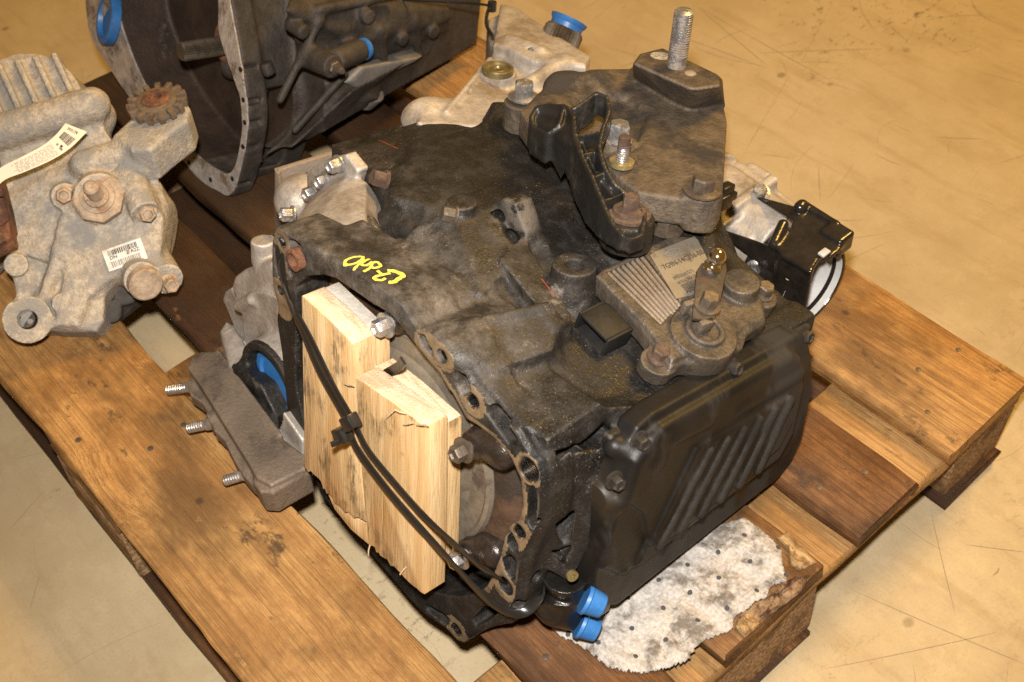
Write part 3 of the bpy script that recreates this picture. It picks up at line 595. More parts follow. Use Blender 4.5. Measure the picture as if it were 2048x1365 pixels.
    v.cut(ppris([(-0.1533,0,0.1466),(-0.1493,0,0.1378),(-0.1493,0,0.1189),(-0.1542,0,0.1082),(-0.158,0,0.12),(-0.1571,0,0.1394)], -.01, .010, 1, .002), .001)
    # two blind holes in the bottom right corner wall
    for p in ((0.182,0.018,-0.0222), (0.182,0.0085,-0.053)):
        v.cut(pcap((.19,p[1],p[2]), (.17,p[1],p[2]), .006), .002)
    hc = np.array([[p[0],p[2]] for p in ((-0.1439,0,0.1548),(-0.1411,0,0.1312),(-0.1537,0,0.0945),(-0.1483,0,0.0822),(0.0817,0,0.1585),(0.0718,0,0.1598),(0.0595,0,0.1553),(0.1157,0,0.1319),(0.1826,0,0.1052),(0.1783,0,0.0359),(0.1714,0,0.0273),(0.1678,0,-0.0367),(0.1608,0,-0.0278),(0.1101,0,-0.1413),(0.1146,0,-0.1476))]); ip = np.array(inner)
    def pick(C, N):
        q = C[:,[0,2]]; d = np.min(np.linalg.norm(q[:,None]-hc[None], axis=2), axis=1) if len(q) < 2000 else np.min([np.linalg.norm(q-h, axis=1) for h in hc], axis=0)
        e = np.full(len(q), 9.0)
        for a, c in zip(ip, np.roll(ip, -1, 0)): w_ = c-a; tt = np.clip(((q-a)@w_)/(w_@w_+1e-12), 0, 1); e = np.minimum(e, np.linalg.norm(q-a-tt[:,None]*w_, axis=1))
        return np.where((C[:,1] < .0014) & (N[:,1] < -.7) & ((d < .0150) | ((e < .0060) & (q[:,0] > .055) & (q[:,1] > -.06))), 1, 0)
    return cast('case', v, [M['case'], M['face']], gear, 1, pick)
case_o = case()
# clean aluminium housing of the differential on the left
def diffhouse():
    v = Vol((-.36,-.035,-.20), (-.07,.30,.19), .002)
    bc = np.array((-0.1931,0.004,-0.0406))
    def slab(pts, y0, y1, dz, k=.006): v.add(phull([tuple(p) for p in pts]+[(p[0]*.995,y1,p[2]-dz) for p in pts]), k)
    v.add(pcyl((-.19,.03,-.03), (-.19,.20,-.02), .085, .09), .01)
    v.add(phull([tuple(p) for p in [(-0.1898,0.05,0.1348),(-0.1512,0.05,0.1561),(-0.1273,0.05,0.1555),(-0.1093,0.05,0.1535),(-0.0928,0.05,0.1646)]]+[tuple(p) for p in [(-0.2616,0.114,0.0978),(-0.2447,0.114,0.1217),(-0.2202,0.114,0.1456),(-0.1937,0.114,0.161),(-0.1715,0.114,0.1619),(-0.156,0.114,0.1479)]]+[(-.2,.03,-.03),(-.12,.03,0),(-.25,.1,-.04),(-.12,.2,0)], .004), .014)
    v.add(pcap((-0.1351,0.06,0.1407), (-0.1912,0.112,0.1539), .0035, .0025), .008); v.add(pcap((-0.1506,0.055,0.1465), (-0.221,0.112,0.1408), .0035, .0025), .008)
    v.add(ppris([(-0.2652,0.112,0.137),(-0.2315,0.112,0.1653),(-0.1983,0.112,0.1846),(-0.178,0.112,0.1759),(-0.1916,0.112,0.1381),(-0.2444,0.112,0.073),(-0.281,0.112,0.0555),(-0.2672,0.112,0.1042)], .112, .126, 1, .002), .004)
    v.add(pell((-0.2982,0.1275,0.085), (.028,.03,.028)), .01)
    # output bore ring facing front
    v.add(pcyl((bc[0],.004,bc[2]), (bc[0],.07,bc[2]), .046, .054), .008)
    v.cut(pcyl((bc[0],-.03,bc[2]), (bc[0],.030,bc[2]), .0365), .002)
    # stepped covers seen left of the bell
    v.add(ppris([(-0.2953,0.03,0.0145),(-0.2875,0.03,0.031),(-0.2707,0.03,0.0469),(-0.2111,0.03,0.0914),(-0.1974,0.03,0.0741),(-0.2043,0.03,-0.0084),(-0.2405,0.03,-0.029),(-0.2664,0.03,-0.0113),(-0.2853,0.03,0.004)], .030, .085, 1, .008), .004)
    v.add(ppris([(-0.3458,0.048,-0.0355),(-0.34,0.048,-0.0226),(-0.3221,0.048,-0.006),(-0.2884,0.048,-0.031),(-0.2628,0.048,-0.0801),(-0.2899,0.048,-0.0891),(-0.3218,0.048,-0.0662)], .048, .10, 1, .005), .003)
    v.add(pcyl((-0.2463,0.045,0.0641), (-0.2473,0.045,0.0902), .0135, .0125), .005); v.add(pcap((-0.2748,0.028,0.0028), (-0.2441,0.026,0.0275), .006), .006)
    slab([(-0.3579,0.05,-0.0852),(-0.3432,0.05,-0.0674),(-0.2964,0.05,-0.0767),(-0.2566,0.05,-0.1154),(-0.2453,0.05,-0.1509),(-0.2849,0.05,-0.1544),(-0.3642,0.05,-0.1299)], .05, .09, .02)
    slab([(-0.2449,0,-0.0437),(-0.1989,0,-0.0422),(-0.1662,0,-0.0739),(-0.135,0,-0.1272),(-0.1618,0,-0.1285),(-0.2247,0,-0.1116)], .0, .04, .01)
    slab([(-0.159,-0.008,-0.0534),(-0.1467,-0.008,-0.0411),(-0.1156,-0.008,-0.0563),(-0.1165,-0.008,-0.1096),(-0.1323,-0.008,-0.1003),(-0.1553,-0.008,-0.0825)], 0, .03, .01)
    GRT = np.array((((0.996,-0.0208,-0.0864),(0.04,0.9731,0.2268),(0.0794,-0.2293,0.9701)),(-0.3106,0.2017,0.2671))[0]).T; GOL = -GRT @ np.array((((0.996,-0.0208,-0.0864),(0.04,0.9731,0.2268),(0.0794,-0.2293,0.9701)),(-0.3106,0.2017,0.2671))[1])
    v.add(ppris([(-0.6252,0.2032,0.178),(-0.6341,0.2187,0.178),(-0.5881,0.2183,0.178),(-0.5502,0.2062,0.178),(-0.4894,0.1813,0.178),(-0.442,0.1842,0.178),(-0.4051,0.1645,0.178),(-0.4402,0.1633,0.178),(-0.5227,0.1754,0.178),(-0.5888,0.1866,0.178)], .15, .186, 2, .008, GRT, GOL), .006)
    v.add(ppris([(-0.5987,0.1945,0.212),(-0.5948,0.2109,0.212),(-0.5395,0.2,0.212),(-0.5065,0.1807,0.212),(-0.5514,0.1749,0.212)], .16, .212, 2, .006, GRT, GOL), .006)
    v.add(ppris([(-0.5459,0.1958,0.186),(-0.505,0.1844,0.186),(-0.4667,0.1771,0.186),(-0.4613,0.1643,0.186),(-0.5123,0.1768,0.186)], .15, .186, 2, .004, GRT, GOL), .004)
    v.cut(ppris([(-0.3472,0.05,-0.0973),(-0.3379,0.05,-0.0893),(-0.3062,0.05,-0.0933),(-0.3197,0.05,-0.1054),(-0.3456,0.05,-0.1162)], .0, .065, 1, .002), .002)
    v.cut(ppris([(-0.2415,0,-0.0534),(-0.2223,0,-0.0563),(-0.2311,0,-0.0683),(-0.2476,0,-0.065)], -.02, .02, 1, .002), .002)
    def pick(C, N): return np.where(((np.hypot(C[:,0]-bc[0], C[:,2]-bc[2]) < .047) & (C[:,1] < .010)) | ((np.hypot(C[:,0]-bc[0], C[:,2]-bc[2]) < .039) & (C[:,1] < .034)), 1, 0)
    return cast('differential_housing', v, [M['alum'], M['case']], gear, 1, pick)
dh = diffhouse()

for i, (p, r) in enumerate((((-0.1439,0,0.1548), .0062), ((0.0817,0,0.1585), .0062), ((0.1157,0,0.1319), .0062), ((0.1826,0,0.1052), .0105), ((0.1783,0,0.0359), .0062), ((0.1101,0,-0.1413), .0060))):
    b = B(); b.lathe((p[0],.0,p[2]), (0,1,0), [(-.0004,r+.0006),(.0006,r-.0004),(.018,r-.0008),(.0182,.0005)], 24, closed=False); b.obj('hole_liner', [M['bright']], gear, 40)

def P3(*a): return Vector(a)
UP = (0,0,1)
# ---- torque converter inside the bell
tcb = B().lathe((.014,.060,.022), (0,-1,0), [(0,.118),(.034,.112),(.041,.109),(.043,.106),(.040,.102),(.040,.085),(.043,.080),(.044,.06),(.046,.055),(.046,.02)], 72, 0)
conv = tcb.obj('torque_converter', [M['convgrey']], gear, 30)
ring = B().lathe((.014,.052,.022), (0,-1,0), [(0,.141),(.012,.140),(.022,.137),(.028,.130),(.030,.122),(.029,.110),(.020,.108)], 96, 0, closed=False); ring.obj('ring_plate', [M['converter']], conv, 30)
def lug(px, py, a, mat, big=1.0):
    p = np.array((-0.6892,0,0.2092)) if False else px
    v = Vol(np.array(p)-(.04,.05,.04), np.array(p)+(.05,.06,.04), .0016)
    ax = np.array([math.cos(a), 0, math.sin(a)])
    v.add(pcap(p+ax*.028+(0,.016,0), p+(0,.016,0), .015*big, .013*big), .004); v.add(pcyl(p+(0,.004,0), p+(0,.03,0), .0125*big), .004); v.add(pcyl(p+ax*.02+(0,.01,0), p+ax*.02+(0,.04,0), .018*big), .006)
    l = cast('drive_lug', v, [M['conlug']], conv)
    b = B(); b.lathe(p+(0,.004,0), (0,-1,0), [(0,.0055),(.010,.0055)], 16, 0); b.thread(p+(0,.004,0), (0,-1,0), .0056, .008, .0014)
    b.hexbolt(p+(0,-.003,0), (0,-1,0), .0080*big, .010, 1.45); b.obj('drive_bolt', [M[mat]], conv, 35)
lug(np.array((0.0025,0.006,0.142)), 0, .6, 'zinc'); lug(np.array((0.1185,-0.006,0.088)), 0, .3, 'boltdark'); lug(np.array((0.1091,0.006,-0.0497)), 0, .5, 'zinc')
# rusty dowel in the top left corner
b = B(); p = np.array((-0.1165,0,0.1508)); b.lathe(p+(0,.014,0), (0,-1,0), [(0,.0105),(.022,.0105),(.0225,.0095),(.0225,.0070),(.004,.0068)], 28, 0); b.obj('dowel_sleeve', [M['rust']], gear, 35)
# ---- oil pan
def pan():
    v = Vol((.185,.05,-.12), (.262,.37,.16), .0015)
    o = [(0.222,0.0798,0.1306),(0.222,0.0978,0.1355),(0.222,0.2934,0.1275),(0.222,0.3111,0.1153),(0.222,0.3285,0.0826),(0.222,0.3428,0.0435),(0.222,0.3488,-0.0247),(0.222,0.3393,-0.0487),(0.222,0.3226,-0.061),(0.222,0.089,-0.0782),(0.222,0.0676,-0.0649),(0.222,0.0476,-0.0347),(0.222,0.0299,0.0072),(0.222,0.0474,0.0499),(0.222,0.057,0.0822),(0.222,0.0669,0.1109)]
    v.add(ppris(o, .200, .222, 0, .004), 0)
    q = [(0.235,0.0866,0.1233),(0.235,0.0992,0.1288),(0.235,0.271,0.1233),(0.235,0.2867,0.1117),(0.235,0.3045,0.0701),(0.235,0.3069,0.0136),(0.235,0.2912,-0.0112),(0.235,0.1268,-0.0225),(0.235,0.0757,-0.025),(0.235,0.0551,-0.0051),(0.235,0.0464,0.0239),(0.235,0.0594,0.0713),(0.235,0.0675,0.109)]
    v.add(ppris(q, .205, .235, 0, .008), .006)
    v.add(ppris([(0.239,0.1409,0.0871),(0.239,0.2716,0.0773),(0.239,0.2901,0.0389),(0.239,0.2768,0.013),(0.239,0.1194,-0.0085),(0.239,0.0986,-0.0011)], .21, .239, 0, .003), .004)
    # corner bosses and the long upper bulge
    v.add(pcap((0.2295,0.1152,0.1116), (0.2295,0.1573,0.1071), .0085), .005); v.add(pell((0.232,0.0949,0.098), (.006,.010,.014)), .004)
    v.add(pcap((0.2285,0.2012,0.0965), (0.2285,0.2891,0.0907), .0080), .005)
    for i in range(6):
        t = i/5; a = np.array((0.2385,0.1589,0.0769))*(1-t)+np.array((0.239,0.2727,0.0739))*t; c = np.array((0.239,0.1107,-0.0042))*(1-t)+np.array((0.239,0.2448,0.0065))*t
        v.add(pcap(a, c, .0044), .0020)
    for p in ((0.222,0.0639,0.0646), (0.222,0.045,0.0261), (0.222,0.0781,0.1073)): v.add(pcap(p, (p[0]-.012,p[1]-.01,p[2]+.004), .010), .004)
    v.cut(ppris([(0.235,0.048,0.0509),(0.235,0.0673,0.0666),(0.235,0.0886,0.0426),(0.235,0.1018,0.0056),(0.235,0.0882,-0.0244),(0.235,0.0699,-0.0091)], .231, .26, 0, .002), .004); v.cut(pcap((0.238,0.035,0.0393), (0.238,0.0686,-0.0208), .010), .006)
    # raised flange lip along the top edge
    v.add(pcap((0.212,0.105,0.1254), (0.212,0.3197,0.1175), .0042), .002)
    return cast('oil_pan', v, [M['pan'], M['pandust']], gear, 0, lambda C, N: np.where((C[:,0] > .2402), 1, 0))
pan_o = pan()
for i, (px, ax) in enumerate(((((0.216,0.2028,0.1295)),0), (((0.216,0.3097,0.1147)),0), (((0.224,0.0793,0.1209)),0), (((0.224,0.0549,0.0928)),0))):
    b = B(); b.hexbolt(np.array(px), (1,0,.25) if i < 2 else (1,-.25,.1), .0062, .008, 1.4); b.obj('pan_bolt', [M['boltblack']], pan_o, 35)
b = B(); p = np.array((0.212,0.0766,0.1004)); b.hexbolt(p, (1,0,0), .0078, .011, 1.25); b.obj('case_bolt', [M['boltblack']], gear, 35)
# sensor body and pipe ends below the pan
v = Vol((.10,-.02,-.19), (.26,.14,-.03), .0018)
v.add(pcap((0.195,0.0505,-0.056), (0.2,0.0841,-0.0849), .018, .013), .008); v.add(pcap((0.19,0.0421,-0.0732), (0.2,0.0702,-0.1011), .017, .012), .008); v.add(pcap((0.195,0.0442,-0.0301), (0.18,0.0458,-0.0188), .020, .016), .012); v.add(phull([(.12,.02,-.10),(.18,.03,-.07),(.19,.09,-.11),(.15,.08,-.14),(.12,.04,-.14)]), .015)
b_o = cast('cooler_union', v, [M['plastic_clean']], gear)
b = B(); b.lathe((0.216,0.0272,-0.0016), (1,-.4,.2), [(0,.005),(.003,.005),(.003,.0022),(.0,.002)], 16); b.obj('vent_ring', [M['brass']], b_o)
# ---- brown mount cover with the long stud
def cover():
    v = Vol((-.22,.17,.10), (.20,.50,.30), .0018)
    o = [(-0.1134,0.2613,0.222),(-0.1344,0.3056,0.222),(-0.1452,0.3428,0.222),(-0.1451,0.3934,0.222),(-0.1179,0.4343,0.222),(-0.0339,0.4738,0.222),(0.0243,0.4135,0.222),(0.1192,0.2886,0.222),(0.1212,0.2764,0.222),(0.0955,0.2511,0.222),(0.0699,0.2335,0.222),(0.0459,0.2367,0.222),(0.0167,0.2482,0.222),(-0.021,0.2643,0.222),(-0.0599,0.2499,0.222),(-0.0852,0.2478,0.222)]
    v.add(ppris(o, .194, .222, 2, .003), 0)
    v.cut(ppris([(-0.0994,0.3241,0.222),(-0.0995,0.3607,0.222),(-0.0762,0.3768,0.222),(-0.0377,0.3605,0.222),(0.0045,0.2991,0.222),(0.0141,0.2611,0.222),(-0.0246,0.2681,0.222),(-0.0671,0.2912,0.222)], .214, .26, 2, .003), .012)
    t = [(-0.0646,0.3668,0.262),(-0.0775,0.3915,0.262),(-0.0743,0.4207,0.262),(0.0023,0.4158,0.262),(0.0203,0.3967,0.262),(0.0132,0.375,0.262),(0.0075,0.367,0.262)]; bt = [(-0.1372,0.4535,0.215),(-0.1514,0.4807,0.215),(-0.1472,0.5136,0.215),(-0.0515,0.5023,0.215),(-0.0062,0.4493,0.215),(-0.0146,0.4117,0.215),(-0.023,0.406,0.215),(-0.1028,0.4189,0.215)]
    v.add(phull([tuple(x) for x in t]+[tuple(x) for x in bt]), .005)
    v.add(pcyl((-0.1518,0.3041,0.206), (lambda p: (p[0],p[1],p[2]-.03))((-0.1518,0.3041,0.206)), .020), .006)
    v.add(zcyl((0.1056,0.2766,0.222), .19, .226, .017), .005); v.add(zcyl((-0.0122,0.2949,0.218), .19, .222, .016), .006); v.add(zcyl((0.0191,0.2656,0.215), .19, .226, .013), .006)
    v.add(zcyl((-0.1362,0.3448,0.222), .2, .229, .008), .003)
    v.add(pcap((-0.137,0.3331,0.222), (-0.1184,0.3806,0.222), .010), .014)
    return cast('mount_cover', v, [M['cover']], gear)
cov = cover()
def bolt(name, p, d, r, h, mat, parent, fl=1.4, washer=0, dish=False):
    b = B(); b.hexbolt(np.array(p), d, r, h, fl, 0, washer, dish); return b.obj(name, [M[mat]], parent, 35)
bolt('hex_bolt', (-0.1548,0.3068,0.208), UP, .0105, .015, 'zinc', cov, 1.55)
bolt('hex_bolt', (0.1085,0.2713,0.227), UP, .0105, .012, 'boltdark', cov, 1.6)
bolt('hex_bolt', (-0.0096,0.2905,0.223), UP, .0105, .016, 'zinc', cov, 1.3)
b = B(); p = np.array((0.0294,0.2526,0.226)); b.lathe(p, UP, [(0,.0115),(.004,.0115),(.0045,.008)], 24, 1); b.thread(p+(0,0,.004), UP, .0058, .016, .0022, 2); b.lathe(p+(0,0,.018), UP, [(0,.0056),(.010,.0056),(.011,.0045)], 16, 0); b.obj('brass_nut_stud', [M['boltrust'], M['gold'], M['zinc']], cov, 30)
b = B(); p = np.array((-0.0355,0.3971,0.26)); b.lathe(p, UP, [(0,.0098),(.013,.0098)], 24, 0); b.thread(p+(0,0,.012), UP, .0098, .046, .0024, 0, 24, .13); b.obj('long_stud', [M['zinc']], cov, 30)
b = B(); b.lathe((-0.0153,0.3946,0.26), UP, [(0,.006),(.003,.006),(.005,.003)], 16, 0); b.obj('cast_pip', [M['mount']], cov)
b = B(); b.lathe((-0.0625,0.4038,0.2605), UP, [(0,.010),(.0015,.010)], 20, 0); b.obj('milled_spot', [M['alum']], cov)
b = B(); b.box((-.004,-.008,-.012), (.006,.008,.012)); b.box((-.002,-.011,-.004), (.008,.011,.004)); o = b.obj('rubber_clip', [M['plastic_clean']], cov, bevel=.0015); o.location = (0.1015,0.3157,0.205)
# ---- lighter rear housing with sealing plug and splined output
def rear():
    v = Vol((-.50,.24,.0), (-.05,.72,.23), .0022)
    o = [(-0.3269,0.4239,0.168),(-0.2684,0.3328,0.168),(-0.2718,0.3101,0.168),(-0.2751,0.2899,0.168),(-0.2449,0.2368,0.168),(-0.1684,0.3219,0.168),(-0.1609,0.3631,0.168),(-0.21,0.4853,0.168),(-0.2403,0.4917,0.168),(-0.2789,0.4929,0.168),(-0.3373,0.5167,0.168),(-0.3927,0.5312,0.168),(-0.4234,0.5252,0.168),(-0.4223,0.5027,0.168),(-0.3725,0.4599,0.168)]
    v.add(ppris(o, .07, .164, 2, .005), 0)
    v.add(ppris([(-0.3291,0.426,0.168),(-0.4234,0.5252,0.168),(-0.3983,0.532,0.168),(-0.3206,0.5132,0.168),(-0.2369,0.4966,0.168),(-0.2202,0.4709,0.168),(-0.2675,0.4283,0.168),(-0.314,0.4321,0.168)], .13, .180, 2, .005), .006)
    v.cut(pell((-0.2591,0.3961,0.173), (.030,.035,.020)), .012)
    v.add(pcap((-0.2405,0.4025,0.166), (-0.2464,0.4637,0.174), .010), .010); v.add(pcap((-0.3265,0.4512,0.176), (-0.281,0.4567,0.176), .009), .008); v.add(pcap((-0.2424,0.2798,0.165), (-0.3207,0.4145,0.165), .0035), .004)
    v.add(pell((-0.2694,0.2727,0.153), (.02,.03,.02)), .01); v.add(zcyl((-0.2887,0.397,0.164), .12, .167, .021), .006)
    for p in ((-0.285,0.4508,0.176), (-0.3552,0.4535,0.174)): v.cut(pcap((p[0]-.004,p[1],p[2]), (p[0]+.006,p[1]-.003,p[2]-.004), .006), .003)
    v.add(phull([(-0.2164,0.3608,0.168),(-0.2067,0.3744,0.168),(-0.1931,0.35,0.143),(-0.2771,0.4259,0.118),(-0.2702,0.4356,0.118)]), .005)
    return cast('rear_housing', v, [M['alum_rear']], gear)
rh = rear()
b = B(); p = np.array((-0.2847,0.3932,0.167)); b.lathe(p, UP, [(0,.0185),(.006,.0185),(.0072,.0175),(.0072,.0145),(.004,.0140),(.004,.010),(.0055,.0085),(.0055,.0060),(.002,.0045)], 36, 0); b.lathe(p+(0,0,.003), UP, [(0,.0035),(.001,.0030),(.0018,.0015)], 12, 1); b.obj('sealing_plug', [M['brass'], M['chrome']], rh, 35)
ga = np.array((-0.3091,0.5189,0.168)); gd = np.array((-0.312,0.5479,0.168))-ga; gd /= np.linalg.norm(gd); gd = gd*.55+np.array((0,0,.83))
b = B(); n = 34
prof = []; x, y, z = basis(gd); vs = []; fs = []
for t, rr in ((-.03,1),(.012,1),(.016,.9)):
    for k in range(2*n): r = (.0245 if k % 2 else .0222)*rr; w_ = math.pi*k/n; vs.append(Vector(ga)+z*t+(x*math.cos(w_)+y*math.sin(w_))*r)
m2 = 2*n
for i in range(2):
    for k in range(m2): fs.append((i*m2+k, i*m2+(k+1)%m2, (i+1)*m2+(k+1)%m2, (i+1)*m2+k))
fs.append(tuple(range(2*m2, 3*m2))); b._add(vs, fs); b.obj('splined_sleeve', [M['spline']], rh, 25)
plug1 = B(); plug1.lathe((0,0,0), (0,0,1), [(-.004,.0195),(.010,.0205),(.012,.0225),(.016,.0235),(.0165,.022),(.013,.019),(.004,.0185)], 36, 0)
gm = gear.matrix_world
def topcap(bld, p, d, name, label, mat='blue'):
    """a plastic cap as a thing of its own, pushed on at local p along d"""
    o = bld.obj(name, [M[mat]], None, 35); q = Vector(d).to_track_quat('Z', 'Y').to_matrix().to_4x4(); o.matrix_world = gm @ (Matrix.Translation(Vector(p)) @ q); return tag(o, label, 'plug', 'blue protective plugs')
topcap(plug1, ga+np.array(gd)*.012, gd, 'blue_plug', 'round blue plastic cap on the splined sleeve at the back of the gearbox')
bc = np.array((-0.1931,0.004,-0.0406)); b = B(); b.lathe((0,0,0), (0,0,1), [(0,.0355),(.004,.0355),(.004,.030),(.001,.028)], 48, 0)
topcap(b, (bc[0],.020,bc[2]), (0,-1,0), 'blue_plug', 'blue plug set in the round bore left of the bell housing')
def cone_plug(p, d, label):
    b = B(); b.lathe((0,0,0), (0,0,1), [(0,.0135),(.003,.0140),(.0045,.0125),(.017,.0105),(.018,.0095),(.018,.0045),(.0155,.0040)], 28, 0); topcap(b, p, d, 'blue_plug', label)
cone_plug(np.array((0.218,0.0453,-0.0406)), (.75,.55,-.35), 'upper of two blue cone plugs beside the rag under the oil pan')
cone_plug(np.array((0.208,0.0557,-0.0875)), (.75,.55,-.35), 'lower of two blue cone plugs lying against the rag')
# ---- mount bracket with three studs at the lower left
GR, GO = (((0.996,-0.0208,-0.0864),(0.04,0.9731,0.2268),(0.0794,-0.2293,0.9701)),(-0.3106,0.2017,0.2671)); GRT = np.array(GR).T; GOL = -GRT @ np.array(GO)       # world axes seen from the gearbox
def mount():
    v = Vol((-.37,-.11,-.20), (-.06,.06,.06), .0016)
    def wp(poly, z0, z1, r, k): v.add(ppris(poly, z0, z1, 2, r, GRT, GOL), k)
    wp([(-0.5881,0.1449,0.2),(-0.5979,0.1558,0.2),(-0.5977,0.168,0.2),(-0.5864,0.1797,0.2),(-0.575,0.1824,0.2),(-0.5109,0.1732,0.2),(-0.4399,0.1657,0.2),(-0.4066,0.1703,0.2),(-0.3933,0.1599,0.2),(-0.3968,0.1416,0.2),(-0.3995,0.1243,0.2),(-0.418,0.1193,0.2),(-0.4423,0.1241,0.2),(-0.5163,0.1355,0.2),(-0.5626,0.1427,0.2)], .174, .200, .003, 0)
    wp([(-0.5803,0.1472,0.186),(-0.5283,0.1392,0.186),(-0.4542,0.1283,0.186),(-0.4301,0.1237,0.186),(-0.4158,0.1248,0.186),(-0.4224,0.1145,0.186),(-0.4401,0.115,0.186),(-0.4586,0.1176,0.186),(-0.4903,0.1248,0.186),(-0.5073,0.1236,0.186),(-0.5281,0.1318,0.186),(-0.5476,0.1343,0.186),(-0.5658,0.1309,0.186),(-0.5866,0.1387,0.186)], .168, .186, .002, .0015)
    wp([(-0.4305,0.1219,0.194),(-0.4256,0.1392,0.194),(-0.412,0.1728,0.194),(-0.3915,0.162,0.194),(-0.394,0.1413,0.194),(-0.3957,0.1226,0.194),(-0.4054,0.114,0.194),(-0.4196,0.1153,0.194)], .160, .194, .003, .002)
    v.cut(ppris([(-0.5071,0.1253,0.188),(-0.4872,0.1222,0.188),(-0.4577,0.1164,0.188),(-0.4605,0.1134,0.188),(-0.4861,0.1179,0.188)], .15, .21, 2, .002, GRT, GOL), .001)
    v.add(pcap((-0.278,0.0002,-0.0474), (-0.1406,-0.017,-0.0627), .0028), .003)
    for a, c, r in (((-0.2773,-0.0322,-0.0767), (-0.2734,-0.021,-0.0744), .0105), ((-0.2251,-0.0463,-0.0864), (-0.2208,-0.0333,-0.0837), .0115), ((-0.146,-0.0545,-0.0969), (-0.1426,-0.0413,-0.094), .0145)): v.add(pcyl(a, c, r), .003)
    return cast('side_mount', v, [M['mount']], gear)
mt = mount()
for (a, c) in (((-0.2771,-0.0311,-0.0765), (-0.2999,-0.0507,-0.0855)), ((-0.2242,-0.0445,-0.0861), (-0.2419,-0.0622,-0.095)), ((-0.146,-0.0521,-0.0963), (-0.1608,-0.0712,-0.1058))):
    a = np.array(a); c = np.array(c); d = (c-a)/np.linalg.norm(c-a); b = B(); b.lathe(a, d, [(-.01,.0066),(.006,.0066),(.008,.0056)], 18); b.thread(a+d*.008, d, .0056, np.linalg.norm(c-a)-.008, .0024, 0, 18); b.obj('mount_stud', [M['zinc']], mt, 30)
# ---- bolts on the clean housing and the dark case
for p, d in (((-0.207,0.111,0.1715),(0,-1,0)), ((-0.2277,0.111,0.1449),(0,-1,0)), ((-0.2492,0.111,0.1219),(0,-1,0)), ((-0.2369,0.075,0.1132),(-.3,-.9,.2))): bolt('housing_bolt', np.array(p), d, .0075, .011, 'zinc', gear, 1.25, 0, True)
bolt('case_bolt', np.array((-0.155,0.1278,0.17)), (-.35,-.85,.4), .0085, .013, 'boltrust', gear, 1.2)
bolt('case_bolt', np.array((-0.0306,0.1072,0.196)), (-.5,-.8,.25), .0075, .011, 'boltdark', gear, 1.2)
bolt('case_bolt', (0.0833,0.2615,0.18), UP, .0105, .010, 'boltdark', gear, 1.5)
